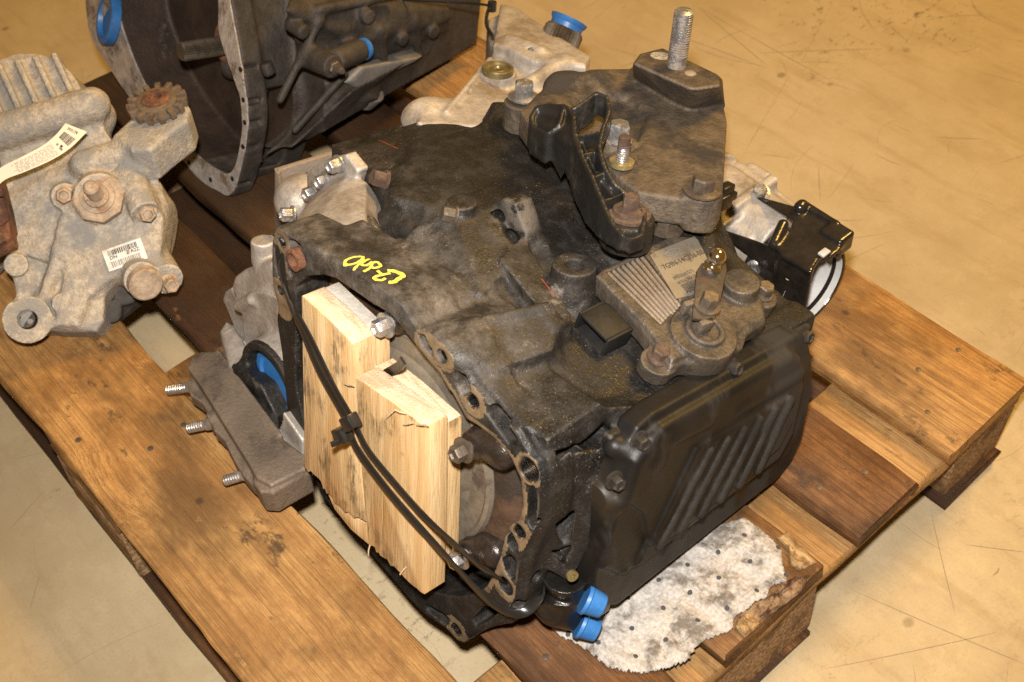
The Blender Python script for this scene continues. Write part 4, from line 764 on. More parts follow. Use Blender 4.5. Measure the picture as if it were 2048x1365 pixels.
# rusty centre of the dark pad where the black bracket is bolted comes with the bracket
def wallseg(v, pts, hgt, th, k=.002, drop=None):
    for i in range(len(pts)-1):
        a = np.array(pts[i]); c = np.array(pts[i+1]); t = c-a; n = np.array((-t[1],t[0],0)); n = n/np.linalg.norm(n)*th/2
        h0 = np.array((0,0,hgt if np.isscalar(hgt) else hgt[i])); h1 = np.array((0,0,hgt if np.isscalar(hgt) else hgt[i+1]))
        v.add(phull([a+n,a-n,c+n,c-n,a+n-h0,a-n-h0,c+n-h1,c-n-h1]), k)
def bracket():
    v = Vol((-.16,.10,.15), (.14,.36,.30), .0015)
    Lw = [(0.1103,0.1668,0.222),(0.0918,0.1719,0.226),(0.0708,0.1828,0.232),(0.0455,0.1957,0.24),(0.015,0.2103,0.248),(-0.0046,0.2229,0.252),(-0.0231,0.2406,0.256),(-0.0379,0.2488,0.258),(-0.0457,0.2488,0.258)]
    hs = [.016,.024,.036,.048,.048,.044,.040,.034,.030]
    wallseg(v, Lw, hs, .0042)
    eye = [(-0.0457,0.2488,0.258),(-0.0639,0.2492,0.252),(-0.0757,0.2455,0.246),(-0.0723,0.235,0.24),(-0.0611,0.2285,0.236)]
    wallseg(v, eye, [.028,.026,.030,.030,.030], .0045)
    wallseg(v, [(-0.0611,0.2285,0.236),(-0.0382,0.2232,0.24),(-0.0319,0.232,0.25),(-0.0437,0.248,0.258)], [.03,.032,.034,.03], .004)
    v.add(phull([(-0.0782,0.241,0.236),(-0.0684,0.2359,0.232),(-0.0323,0.2364,0.205),(-0.0177,0.2253,0.198),(0.0124,0.2133,0.246),(-0.0117,0.2303,0.25),(-0.0489,0.2553,0.252)]), .004)
    Rw = [(-0.0114,0.2307,0.25),(-0.0244,0.2495,0.258),(-0.0347,0.2811,0.266),(-0.0225,0.2831,0.266),(-0.0048,0.2675,0.262),(0.0062,0.2478,0.254),(0.0187,0.2316,0.248),(0.0362,0.2185,0.242),(0.0553,0.2122,0.234),(0.074,0.2165,0.226),(0.0972,0.2099,0.22),(0.115,0.1866,0.218),(0.1148,0.173,0.218),(0.1103,0.1668,0.222)]
    wallseg(v, Rw[2:], [.022]*6+[.022,.020,.018,.016,.014,.014], .0040)
    wallseg(v, [(-0.0347,0.2811,0.266),(-0.0348,0.2549,0.258),(-0.0395,0.252,0.256)], [.030,.030,.030], .004)
    # floor of the channel and the pad
    fl = [(0.0984,0.1814,0.212),(0.052,0.2051,0.216),(0.0231,0.2216,0.222),(-0.0109,0.241,0.228),(0.001,0.2572,0.228),(0.0359,0.2356,0.218),(0.0578,0.2367,0.212),(0.0834,0.2262,0.208),(0.1022,0.2002,0.207)]
    for i, j in ((0,8),(1,6),(2,5),(3,4)): pass
    v.add(phull([fl[0],fl[1],fl[5],fl[6],fl[7],fl[8]]+[(p[0],p[1],p[2]-.006) for p in (fl[0],fl[1],fl[5],fl[6],fl[7],fl[8])]), .002)
    v.add(phull([fl[1],fl[2],fl[3],fl[4],fl[5]]+[(p[0],p[1],p[2]-.006) for p in (fl[1],fl[2],fl[3],fl[4],fl[5])]), .002)
    wallseg(v, [(-0.0335,0.2559,0.24),(0.005,0.2297,0.238),(0.0369,0.2122,0.232),(0.0693,0.2045,0.224)], [.014,.016,.016,.014], .0030)
    for a, c in (((0.0427,0.1998,0.236), (0.0418,0.2186,0.236)), ((0.0678,0.1878,0.228), (0.0684,0.2119,0.228)), ((0.0112,0.2185,0.24), (0.015,0.2367,0.24)), ((-0.0104,0.2322,0.246), (-0.0033,0.2557,0.246))): wallseg(v, [a, c], .016, .003)
    v.add(zcyl((0.0832,0.2058,0.214), .185, .213, .023), .004)
    return cast('cable_bracket', v, [M['plastic']], gear)
bk = bracket()
b = B(); p = np.array((0.0827,0.2065,0.2135)); b.lathe(p, UP, [(0,.019),(.003,.019),(.004,.0175),(.004,.015),(.007,.0145),(.0075,.013)], 32, 0); b.hexbolt(p+(0,0,.006), UP, .0075, .012, 1.35, 0, 0, False); b.obj('bracket_bolt', [M['boltrust']], bk, 35)
b = B(); b.lathe(np.array((-0.0894,0.2755,0.222)), UP, [(0,.012),(.006,.012),(.006,.008),(.002,.007)], 24, 0); b.obj('eye_sleeve', [M['boltrust']], bk, 35)

# ---- gear selector control unit on the sloping roof (own frame: x down the slope, y to the back, z out of the lid)
KM = (((0.9511,0.1677,0.2594),(-0.167,0.9856,-0.0246),(-0.2598,-0.0199,0.9655)),(0.093,0.158,0.18))
kmat = Matrix([list(KM[0][i])+[KM[1][i]] for i in range(3)]+[[0,0,0,1]])
def kput(o): o.matrix_local = kmat; return o
def tcm():
    v = Vol((-.03,-.06,-.035), (.16,.16,.022), .0013)
    o = [(0.0021,-0.0005,0),(-0.0021,0.0093,0),(-0.0162,0.0984,0),(-0.0093,0.115,0),(0.0046,0.1162,0),(0.0484,0.11,0),(0.0772,0.1281,0),(0.1014,0.1173,0),(0.1048,0.0935,0),(0.1169,0.0778,0),(0.1182,0.0655,0),(0.103,0.0692,0),(0.1156,0.0508,0),(0.1158,0.0287,0),(0.112,0.0155,0),(0.1107,0.0031,0),(0.069,0.0046,0)]
    v.add(ppris(o, -.021, -.004, 2, .003), 0)
    lid = [(0.0031,-0.0012,0),(-0.0011,0.0086,0),(-0.0152,0.0975,0),(-0.0086,0.1132,0),(0.0034,0.1129,0),(0.0468,0.1054,0),(0.0553,0.0756,0),(0.0552,0.0615,0),(0.0554,0.0485,0),(0.0701,0.0319,0),(0.1084,0.0317,0),(0.1078,0.0197,0),(0.108,0.0051,0),(0.0667,0.0063,0)]
    v.add(ppris(lid, -.02, 0.0, 2, .003), .002)
    # rib field sunk in the lid, eight ridges
    f = [np.array(x) for x in [(0.0039,0.0101,0),(-0.0035,0.0573,0),(0.0561,0.0536,0),(0.0707,0.0206,0)]]
    v.cut(ppris([f[0][:2],f[1][:2],f[2][:2],f[3][:2]], -.0048, .01, 2, .002), .001)
    fins = []
    for i in range(8):
        t = (i+.5)/8; a = f[0]*(1-t)+f[1]*t; c = f[3]*(1-t)+f[2]*t; fins.append((a, c))
    # round selector tower and lower body
    tw = np.array((0.095,0.0476,0)); v.add(pcyl((tw[0],tw[1],-.02), (tw[0],tw[1],.004), .031, .029), .004); v.add(pcyl((tw[0],tw[1],0), (tw[0],tw[1],.009), .018, .017), .002); v.cut(pcyl((tw[0],tw[1],.006), (tw[0],tw[1],.02), .0125), .0005)
    v.add(ppris([(0.0455,0.1074,-0.002),(0.0782,0.1312,-0.002),(0.0996,0.1175,-0.002),(0.0997,0.0929,-0.002),(0.1093,0.0623,-0.002),(0.0813,0.0676,-0.002)], -.02, -.001, 2, .003), .003)
    v.add(pcyl((lambda p: (p[0],p[1],-.02))((0.0654,0.1182,0)), (lambda p: (p[0],p[1],.010))((0.0616,0.1147,0)), .0185, .0160), .003)
    # ears with bolts
    for p, r in (((0.0979,0.0023,-0.01), .0155), ((0.0716,0.1398,-0.008), .014), ((-0.0251,0.1244,-0.008), .008), ((0.0975,0.0906,-0.008), .007)): v.add(pcyl((p[0],p[1],-.024), (p[0],p[1],p[2]), r), .004)
    fx = np.array([p[:2] for p in f]); fc = fx.mean(0)
    def pick(C, N):
        ins = np.ones(len(C), bool)
        for a, c in zip(fx, np.roll(fx, -1, 0)): e = c-a; s_ = e[0]*(fc[1]-a[1])-e[1]*(fc[0]-a[0]); ins &= (e[0]*(C[:,1]-a[1])-e[1]*(C[:,0]-a[0]))*s_ > 0
        return np.where(ins & (C[:,2] < -.0024) & (C[:,2] > -.008), 1, 0)
    o = kput(cast('control_unit', v, [M['tcm'], M['oil']], gear, 0, pick))
    for a, c in fins:
        b = B(); d = (c-a)/np.linalg.norm(c-a); b.tube([a+(0,0,-.0036)-d*.001, a+(0,0,-.0030), (a+c)/2+(0,0,-.0029), c+(0,0,-.0030), c+(0,0,-.0036)+d*.001], .0020, 10); b.obj('cooling_fin', [M['tcmfin']], o, 60)
    return o
tc = tcm()
def kb(p, r, h, mat, name='unit_bolt', fl=1.35, z=None): b = B(); b.hexbolt(np.array(p), (0,0,1), r, h, fl, 0, 0, False); return b.obj(name, [M[mat]], tc, 35)
kb((0.0948,0.0046,-0.01), .0078, .009, 'boltrust'); kb((0.0698,0.1419,-0.008), .0076, .009, 'boltdark')
# plug socket
b = B(); a = np.array((0.0294,-0.0244,-0.016)); c = np.array((0.0609,-0.0198,-0.016)); e = np.array((0.0286,0.0278,-0.016))
ex = (c-a)/np.linalg.norm(c-a); ey = e-a; ey = ey-ex*(ex@ey); ey /= np.linalg.norm(ey); Lx = np.linalg.norm(c-a)
def kbox(b, x0, x1, y0, y1, z0, z1, m=0): b._add([a+ex*x+ey*y+np.array((0,0,z)) for z in (z0,z1) for x, y in ((x0,y0),(x1,y0),(x1,y1),(x0,y1))], [(3,2,1,0),(4,5,6,7),(0,1,5,4),(1,2,6,5),(2,3,7,6),(3,0,4,7)], m)
kbox(b, 0, Lx, .010, .06, -.012, .003)
for x0, x1, z0, z1 in ((-.003,.0,-.015,.006), (Lx,Lx+.003,-.015,.006), (0,Lx,.003,.006), (0,Lx,-.015,-.012)): kbox(b, x0, x1, -.008, .022, z0, z1)
b.obj('plug_socket', [M['socket']], tc, 35, bevel=.0008)
b = B()
for i in range(6):
    for j in range(2): kbox(b, Lx*(i+.7)/7, Lx*(i+.7)/7+.0012, .002, .011, -.006+.006*j, -.0048+.006*j)
b.obj('contact_pins', [M['spline']], tc)
# selector lever with ball stud
lv = [(0.0866,0.0352,0.016),(0.0425,0.074,0.016),(0.0366,0.0843,0.016),(0.0441,0.1061,0.016),(0.0519,0.101,0.016),(0.0812,0.0697,0.016),(0.0968,0.0502,0.016)]
b = B(); b.prism([(p[0],p[1],0) for p in lv], (0,0,.0150), (0,0,.0185)); lever = b.obj('selector_lever', [M['lever']], tc, 35, bevel=.0006)
b = B(); p = np.array((0.0444,0.0903,0.0185)); b.lathe(p, (0,0,1), [(0,.0085),(.002,.0085),(.003,.005),(.006,.004)]+[(.0125-.0078*math.cos(t), .0078*math.sin(t)) for t in np.linspace(.55, 3.1, 12)], 24, 0); b.obj('ball_stud', [M['chrome']], lever, 60)
b = B(); p = np.array((0.0799,0.0562,0.0185)); b.hexbolt(p, (0,0,1), .0080, .010, 1.45, 0, 0, False); b.obj('lever_nut', [M['boltdark']], lever, 35)
b = B(); q = np.array((0.0889,0.0487,0.012))
for sx in (-1, 1): b.box((q[0]-.006+sx*.0115-.0028, q[1]-.010, .006), (q[0]-.006+sx*.0115+.0028, q[1]+.004, .0185))
b.box((q[0]-.016, q[1]-.004, .006), (q[0]+.004, q[1]+.004, .013)); b.obj('lever_clamp', [M['tcm']], lever, 35, bevel=.0008)
# rating plate with its print
lb = [np.array(x) for x in [(-0.002,0.0618,0),(-0.0067,0.1189,0),(0.0423,0.0926,0),(0.0505,0.0483,0),(0.0541,0.055,0)]]
A_, B_, D_ = np.array((-0.0009,0.0611,0)), np.array((-0.0056,0.1181,0)), np.array((0.0506,0.0521,0))
b = B(); poly = [np.array(x)+(0,0,0) for x in [(0.0001,0.0603,0),(-0.0021,0.0653,0),(-0.0062,0.1162,0),(-0.0007,0.1166,0),(0.046,0.1031,0),(0.054,0.0755,0),(0.0521,0.051,0)]]; b.prism([tuple(p) for p in poly], (0,0,.0002), (0,0,.0006)); b.obj('rating_plate', [M['tcmlabel']], tc)
ux = B_-A_; ux /= np.linalg.norm(ux); vy = D_-A_; vy = vy-ux*(ux@vy); vy /= np.linalg.norm(vy); vy = -vy
def ktext(body, px, size, mat='ink', bold=.0, sx=1.0):
    vv, ff = text_mesh(body, size, bold); b = B(); o = np.array(px)+np.array((0,0,.0009)); b._add([o+ux*x*sx+vy*y for x, y, z in vv], ff); ob = b.obj('print', [M[mat]], tc, 180); return ob
ktext('7G9N-14C336-BB', (0.0196,0.0624,0), .0078, bold=.00012, sx=.86)
ktext('0937045571', (0.0333,0.0634,0), .0056, sx=.9); ktext('0030C0063501', (0.0391,0.0636,0), .0050, sx=.9); ktext('AISIN', (0.0502,0.0648,0), .0056, bold=.0002)
b = B(); o = np.array((0.0464,0.0648,0))+(0,0,.0009); rr = random.Random(4); x = 0
while x < .022:
    w_ = rr.choice((.0003,.0006,.0009)); b._add([o+ux*(x+i)+vy*j for i, j in ((0,0),(w_,0),(w_,.0065),(0,.0065))], [(0,1,2,3)]); x += w_+rr.choice((.0003,.0006))
b.obj('barcode', [M['ink']], tc)
b = B(); o = np.array((0.004,0.0832,0))+(0,0,.0009); el = [(.009*math.cos(t), .0035*math.sin(t)) for t in np.linspace(0, 2*math.pi, 33)]; e2 = [(.0083*math.cos(t), .0029*math.sin(t)) for t in np.linspace(0, 2*math.pi, 33)]
b._add([o+ux*p[0]+vy*p[1] for p in el+e2], [(i,i+1,i+34,i+33) for i in range(32)]); b._add([o+ux*i+vy*j for i, j in ((-.010,-.0052),(.012,-.0052),(.012,-.0047),(-.010,-.0047))], [(0,1,2,3)])
vv, ff = text_mesh('Ford', .005); b._add([o+ux*(x-.0056)+vy*(y-.0014) for x, y, z in vv], ff); b.obj('print', [M['ink_faded']], tc)

# ---------------------------------------------------------------- wood blocks wedged in the bell, cable ties, paint marks
def jag(pts, n, amp, r):
    out = []
    for i in range(len(pts)-1):
        a, c = np.array(pts[i]), np.array(pts[i+1])
        for k in range(n): out.append(a+(c-a)*k/n+(np.array((r.uniform(-1,1)*.4,0,r.uniform(-1,1)))*amp if k or i else 0))
    out.append(np.array(pts[-1])); return [tuple(p) for p in out]
def woodblock(poly, y0, y1, label, mat='wood_fresh', end='wood_end', seed=1, bev=.0008):
    P = [(p[0],p[2]) for p in poly]; n = len(P); c = np.mean([(p[0],(y0+y1)/2,p[2]) for p in poly], axis=0); r = random.Random(seed)
    vs = [(p[0]-c[0], y-c[1], p[1]-c[2]) for y in (y0,y1) for p in P]; b = B()
    b._add(vs, [tuple(range(n))], 0); b.v = []; b.f = []; b.m = []
    b._add(vs, [tuple(range(n)), tuple(range(n,2*n))[::-1]], 0)
    for i in range(n):
        j = (i+1)%n; e = (P[j][0]-P[i][0], P[j][1]-P[i][1]); horiz = abs(e[0]) > abs(e[1])*1.0
        b._add([], [], 0); b.f.append((i,j,j+n,i+n)); b.m.append(1 if horiz else 0)
    o = b.obj('wood_block', [M[mat], M[end]], None, 30, bevel=bev); o.matrix_world = gm @ Matrix.Translation(Vector(c)); return tag(o, label, 'wood block', 'wood blocks strapped in the bell housing')
R_ = random.Random(3); YF = -.030
def run(seq): return [tuple(p) for p in seq]
blk1 = [(-0.0723,-0.03,0.1458),(-0.0386,-0.03,0.1427),(-0.0001,-0.03,0.1349),(0.0007,-0.03,0.1083),(0.005,-0.03,0.0464),(0.0083,-0.03,-0.0095)]+jag([(0.0157,-0.03,-0.0564),(-0.017,-0.03,-0.068),(-0.0442,-0.03,-0.0653),(-0.0557,-0.03,-0.0576),(-0.0805,-0.03,-0.0558)], 5, .0030, R_)
woodblock(blk1, -.030, -.006, 'tall pale pine block at the left of the bell opening', seed=1)
blk2 = [(0.0073,-0.034,0.1072),(0.0541,-0.034,0.1106),(0.0984,-0.034,0.1113),(0.1014,-0.034,0.0357),(0.1034,-0.034,-0.0751)]+jag([(0.1035,-0.034,-0.0763),(0.0694,-0.034,-0.0788),(0.0406,-0.034,-0.0761),(0.0236,-0.034,-0.0752)], 6, .0026, R_)+[(0.0177,-0.034,-0.0247),(0.0104,-0.034,0.052)]
woodblock(blk2, -.034, -.010, 'large pale pine block in the middle of the bell, crossed by both cable ties', seed=2)
blk3 = [(0.0002,-0.01,0.1023),(0.0374,-0.01,0.1016),(0.0829,-0.01,0.0971),(0.0917,-0.01,0.096),(0.0938,-0.01,0.016),(0.0954,-0.01,-0.0537)]+jag([(0.0955,-0.01,-0.0549),(0.0892,-0.01,-0.0694),(0.0828,-0.01,-0.0841)], 4, .002, R_)+[(0.0398,-0.01,-0.0858),(0.0103,-0.01,0.0162)]
woodblock(blk3, -.0095, .012, 'pine block peeking out behind the right edge of the middle block', seed=3)
blk4 = [(-0.0905,-0.006,0.13),(-0.0751,-0.006,0.1418),(-0.0047,-0.006,0.1308),(-0.0028,-0.006,0.1066),(-0.0052,-0.006,0.0614),(-0.0852,-0.006,0.0118)]
woodblock(blk4, -.0055, .012, 'greyish sawn wood piece behind the top of the left block', 'wood_fresh', 'wood_grey', 4)
blk5 = [(-0.0499,-0.026,-0.0718),(-0.0224,-0.026,-0.0725),(0.0104,-0.026,-0.066),(0.0139,-0.026,-0.0904),(-0.0152,-0.026,-0.0917),(-0.0401,-0.026,-0.0841)]
woodblock([(p[0],p[1],p[2]) for p in blk5], -.0285+.003, -.012, 'splintered wood wedge below the left block', seed=5)
# cable ties
def tie(pts, label, head, tail, wd=.0085):
    P = spline(pts, 6); c = np.array(P[len(P)//2]); b = B(); b.strap([np.array(p)-c for p in P], wd, .0022, (0,-1,.15))
    root = empty('cable_tie'); root.matrix_world = gm @ Matrix.Translation(Vector(c)); tag(root, label, 'cable tie', 'cable ties round the wood blocks'); b.obj('strap', [M['tie']], root, 40)
    h, d, up = [np.array(x, float) for x in head]; d = d/np.linalg.norm(d); up = up-d*(up@d); up /= np.linalg.norm(up); x = np.cross(d, up); b = B(); hh = h-c
    vs = [hh+x*i*.0078+d*j*.0065+up*k for k in (-.003,.0085) for i, j in ((-1,-1),(1,-1),(1,1),(-1,1))]; b._add(vs, [(3,2,1,0),(4,5,6,7),(0,1,5,4),(1,2,6,5),(2,3,7,6),(3,0,4,7)]); b.obj('lock_head', [M['tie']], root, 40, bevel=.0015)
    if tail: t0, t1 = [np.array(x, float)-c for x in tail]; b = B(); b.strap([t0, (t0+t1)/2, t1], wd*.6, .0018, tuple(up)); b.obj('tail', [M['tie']], root)
    return root
tie([(-0.1518,0.008,0.1416),(-0.1403,-0.004,0.1385),(-0.1247,-0.012,0.12),(-0.0776,-0.034,0.1248),(-0.0636,-0.036,0.1148),(-0.0389,-0.037,0.0865),(0.0001,-0.04,0.0625),(0.0178,-0.042,0.0415),(0.0578,-0.042,0.0234),(0.0991,-0.043,0.0139),(0.1238,-0.036,-0.0036),(0.1412,-0.022,-0.0319),(0.1599,-0.012,-0.0509),(0.1809,-0.005,-0.0542),(0.1906,0.006,-0.0513),(0.1921,0.02,-0.0403),(0.1804,0.04,-0.0465)],
    'long black cable tie wrapped round the lower right corner of the bell', ((0.0078,-0.046,0.0522), np.array((0.0178,-0.042,0.0415))-np.array((0.0029,-0.042,0.0653)), (0,-1,.1)), ((0.0118,-0.048,0.0503), (0.0094,-0.062,0.0495)))
tie([(-0.154,0.002,0.1444),(-0.146,-0.004,0.1356),(-0.1189,-0.014,0.1185),(-0.0759,-0.034,0.1283),(-0.0505,-0.037,0.1147),(-0.0147,-0.04,0.0862),(0.0135,-0.042,0.0693),(0.0339,-0.042,0.0495),(0.0711,-0.042,0.0369),(0.1128,-0.044,0.0304),(0.1344,-0.032,0.0107),(0.1512,-0.018,-0.0115),(0.1628,-0.008,-0.022),(0.1622,0.004,-0.0367),(0.151,0.02,-0.0618)],
    'black cable tie ending in the lower right flange hole', ((0.0196,-0.046,0.0742), np.array((0.0339,-0.042,0.0495))-np.array((0.0135,-0.042,0.0693)), (0,-1,.1)), None, .007)
b = B(); b.strap([np.array((0.0136,-0.006,0.1014)), np.array((0.0371,-0.01,0.1256)), np.array((0.0458,-0.014,0.1377))], .008, .002, (0,-1,0)); o = b.obj('cable_tie', [M['tie']], None); o.matrix_world = gm; tag(o, 'short black tie end sticking up behind the middle block', 'cable tie', 'cable ties round the wood blocks')
# straw splinters on the middle block
b = B()
for a, c in (((772,835),(795,818)),((795,818),(812,826)),((805,855),(828,838)),((818,832),(836,838)),((836,850),(856,848)),((690,770),(708,772)),((838,840),(848,830))):
    pass
spl = [((0.0514,-0.036,0.0915), (0.068,-0.04,0.1135)), ((0.068,-0.04,0.1135), (0.0782,-0.037,0.1143)), ((0.0746,-0.037,0.1006), (0.0895,-0.039,0.1133)), ((0.0908,-0.037,0.111), (0.1088,-0.04,0.1242)), ((-0.0098,-0.033,0.0895), (0.0084,-0.036,0.0998)), ((0.0259,-0.034,-0.0747), (0.0261,-0.036,-0.0874)), ((0.08,-0.036,-0.0594), (0.0742,-0.038,-0.0721))]
for a, c in spl: b.strap([a, (np.array(a)+np.array(c))/2+(0,-.001,0), c], .0013, .0006, (0,-1,0))
o = b.obj('wood_splinters', [M['wood_end']], None); o.matrix_world = gm; tag(o, kind='stuff')
# paint on the bell and thin red assembly marks, laid on the casting
bvh = BVHTree.FromPolygons([tuple(v.co) for v in case_o.data.vertices], [tuple(p.vertices) for p in case_o.data.polygons])
camL = gm.inverted() @ cam.matrix_world.translation
def drop(x, y, z=.30):
    h = bvh.ray_cast(Vector((x, y, z)), Vector((0,0,-1))); return (h[0], h[1]) if h[0] else (Vector((x,y,.17)), Vector((0,0,1)))
def paint(b, pts, wd):
    P = spline(pts, 5); L_ = []
    for x, y, z in P: p, n = drop(x, y); L_.append((p+n*.0005, n))
    vs = []
    for i in range(len(L_)):
        t = (L_[min(i+1,len(L_)-1)][0]-L_[max(i-1,0)][0]).normalized(); s_ = t.cross(L_[i][1]).normalized()*wd/2*(1+.15*math.sin(i*1.7)); vs += [L_[i][0]-s_, L_[i][0]+s_]
    b._add(vs, [(2*i,2*i+1,2*i+3,2*i+2) for i in range(len(L_)-1)])
b = B()
for wd, st in ((.0046, [(-0.0184,0.0209,0.176),(-0.0151,0.0253,0.176),(-0.005,0.0268,0.176),(-0.0027,0.0211,0.176),(-0.0007,0.0137,0.176),(-0.0035,0.0101,0.176)]), (.0030, [(-0.0139,0.0205,0.176),(-0.0161,0.0138,0.176),(-0.0176,0.0069,0.176),(-0.0143,0.0049,0.176),(-0.0098,0.0082,0.176),(-0.0104,0.0124,0.176)]), (.0026, [(-0.0236,0.0143,0.176),(-0.0181,0.0137,0.176)]),
               (.0026, [(-0.0312,0.0224,0.176),(-0.0276,0.0207,0.176),(-0.0277,0.0154,0.176),(-0.031,0.0137,0.176),(-0.0348,0.0178,0.176),(-0.0346,0.0219,0.176),(-0.0312,0.0224,0.176)]), (.0026, [(-0.031,0.0137,0.176),(-0.0299,0.0086,0.176),(-0.0295,0.0041,0.176)]),
               (.0026, [(-0.0426,0.0206,0.176),(-0.041,0.0124,0.176),(-0.0389,0.0086,0.176)]), (.0026, [(-0.0367,0.0192,0.176),(-0.0354,0.0118,0.176),(-0.0389,0.0086,0.176)]), (.0026, [(-0.0446,0.0168,0.176),(-0.0411,0.0083,0.176),(-0.0375,0.0002,0.176)]),
               (.0030, [(-0.0521,0.0018,0.176),(-0.0554,0.0054,0.176),(-0.0555,0.0118,0.176),(-0.0528,0.0167,0.176),(-0.0492,0.0187,0.176),(-0.0461,0.0148,0.176),(-0.0448,0.0074,0.176),(-0.0464,0.0028,0.176),(-0.05,0.0007,0.176),(-0.0521,0.0018,0.176)])):
    paint(b, st, wd)
b.obj('yellow_marking', [M['yellow']], gear, 60)
b = B()
for st in ([(-0.2385,0.1844,0.16),(-0.2252,0.1856,0.16),(-0.2082,0.1863,0.16)], [(0.064,0.123,0.165),(0.0747,0.1203,0.165),(0.0863,0.1166,0.165)]): b = B(); paint(b, st, .0008); b.obj('red_marking', [M['redmark']], gear, 60)

# ---------------------------------------------------------------- second gearbox behind, upper left (own frame, y towards its back)
tg = empty('dark_gearbox', (((0.9991,-0.04,-0.0144),(0.0425,0.9396,0.3396),(-0,-0.3399,0.9405)),(-0.8494,0.4081,0.3193))); tag(tg, 'dark grimy gearbox at the top left with open round bell housing and splined shaft', 'gearbox')
tm = tg.matrix_world
def tcase():
    v = Vol((-.40,-.02,-.21), (.14,.46,.24), .0025)
    o = [(p[0],p[2]) for p in [(-0.023,0,0.0665),(0.0012,0,0.0171),(0.0172,0,-0.0213),(0.0301,0,-0.0652),(0.0251,0,-0.1225),(0.0092,0,-0.1752),(-0.0204,0,-0.1847),(-0.0604,0,-0.1892),(-0.1149,0,-0.1762),(-0.1683,0,-0.1639),(-0.2356,0,-0.1489),(-0.2885,0,-0.127),(-0.3385,0,-0.096)]]+[(-.35,0),(-.33,.09),(-.24,.17),(-.14,.19),(-.06,.15)]
    o = [tuple(p) for p in spline(o[-1:]+o+o[:2], 4)][4:-4]
    v.add(ppris(o, 0, .030, 1, .004), 0)
    oc = np.array([-.145,-.005]); sh = [tuple(oc+(np.array(p)-oc)*.93) for p in o]
    v.add(ppris(sh, .02, .11, 1, .006), .012)
    inn = [(p[0],p[2]) for p in [(-0.0394,0,0.0234),(-0.0196,0,-0.0048),(0.0018,0,-0.0286),(0.0142,0,-0.0457),(0.0237,0,-0.0954),(0.0143,0,-0.1292),(0.0027,0,-0.1482),(-0.0192,0,-0.1563),(-0.0634,0,-0.159),(-0.1219,0,-0.1472),(-0.1828,0,-0.1239),(-0.2309,0,-0.0884)]]+[(-.27,-.03),(-.26,.07),(-.19,.13),(-.11,.13),(-.05,.07)]
    inn = [tuple(p) for p in spline(inn[-1:]+inn+inn[:2], 4)][4:-4]
    v.cut(ppris(inn, -.02, .075, 1, .004), .003)
    # body behind
    v.add(phull([(-.28,.09,.12),(.045,.09,.08),(.06,.09,-.08),(-.06,.09,-.15),(-.26,.1,-.12),(-.24,.36,.10),(.01,.38,.07),(.02,.38,-.02),(-.06,.34,-.06),(-.22,.35,-.06)]), .02)
    v.add(phull([(-.05,.06,-.15),(.05,.05,-.10),(.075,.12,-.02),(.07,.20,.0),(.03,.26,-.02),(0,.2,-.09),(-.05,.12,-.13)]), .015)
    v.add(phull([(0.055,0.0181,0.083),(0.062,0.0806,0.0546),(0.058,0.1621,0.043),(0.045,0.2896,0.0493),(0.035,0.3063,0.0161),(0.05,0.1601,0.0009),(0,.1,-.03),(0,.3,0),(-.03,.1,.1),(-.03,.3,.1)]), .010)
    for a, c in (((0.056,0.0673,0.078), (0.052,0.1839,0.0827)), ((0.056,0.111,0.0327), (0.042,0.2859,0.0384))): v.add(pcap(a, c, .006), .008)
    for a, c in (((0.058,0.0212,-0.0263), (0.058,0.0673,0.0667)), ((0.055,0.0506,-0.0721), (0.062,0.1122,-0.0067)), ((0.058,0.1621,0.043), (0.05,0.1863,-0.0096)), ((0.05,0.2257,0.0452), (0.04,0.2524,-0.0095))): v.add(pcap(a, c, .005), .006)
    for p in ((0.06,0.0382,0.0589), (0.058,0.1348,0.0652), (0.052,0.2028,0.0257), (0.046,0.2587,0.0263)): v.add(pcyl((p[0]-.02,p[1],p[2]), (p[0]+.010,p[1],p[2]), .009), .004)
    v.add(pcyl((0.05,0.0612,0.0211), (0.1,0.0608,0.0268), .016, .014), .008); v.add(pcyl((0.08,0.0768,0.024), (0.07,0.1252,0.0271), .014), .006); v.add(pcyl((0.03,0.1535,-0.0575), (0.055,0.1661,-0.0348), .016), .006)
    v.add(pcyl((0.03,0.0162,0.0096), (0.035,0.0212,-0.0047), .008), .006)
    for p in [(0.0111,0,-0.0055),(0.022,0,-0.0422),(0.0294,0,-0.0681),(0.0297,0,-0.1013),(0.0131,0,-0.1541),(-0.0332,0,-0.1797),(-0.0844,0,-0.178)]: v.cut(pcyl((p[0],-.01,p[2]), (p[0],.02,p[2]), .0045), 0)
    def rad(poly, ang):
        best = 0
        for (x1,y1),(x2,y2) in zip(poly, poly[1:]+poly[:1]):
            x1, x2, y1, y2 = x1-cx, x2-cx, y1-cy, y2-cy; dx, dy = math.cos(ang), math.sin(ang); ex, ey = x2-x1, y2-y1; den = dx*ey-dy*ex
            if abs(den) < 1e-9: continue
            tt = (x1*ey-y1*ex)/den; uu = (x1*dy-y1*dx)/den
            if tt > 0 and -1e-6 <= uu <= 1+1e-6: best = max(best, tt)
        return best
    cx, cy = -.13, -.02; b = B(); vs = []; nA = 220
    for k in range(nA):
        an = 2*math.pi*k/nA; ro = rad(o, an)-.002; ri = min(rad(inn, an)-.0015, ro-.009)
        for r in (ri, ro): vs.append((cx+r*math.cos(an), -.0008, cy+r*math.sin(an)))
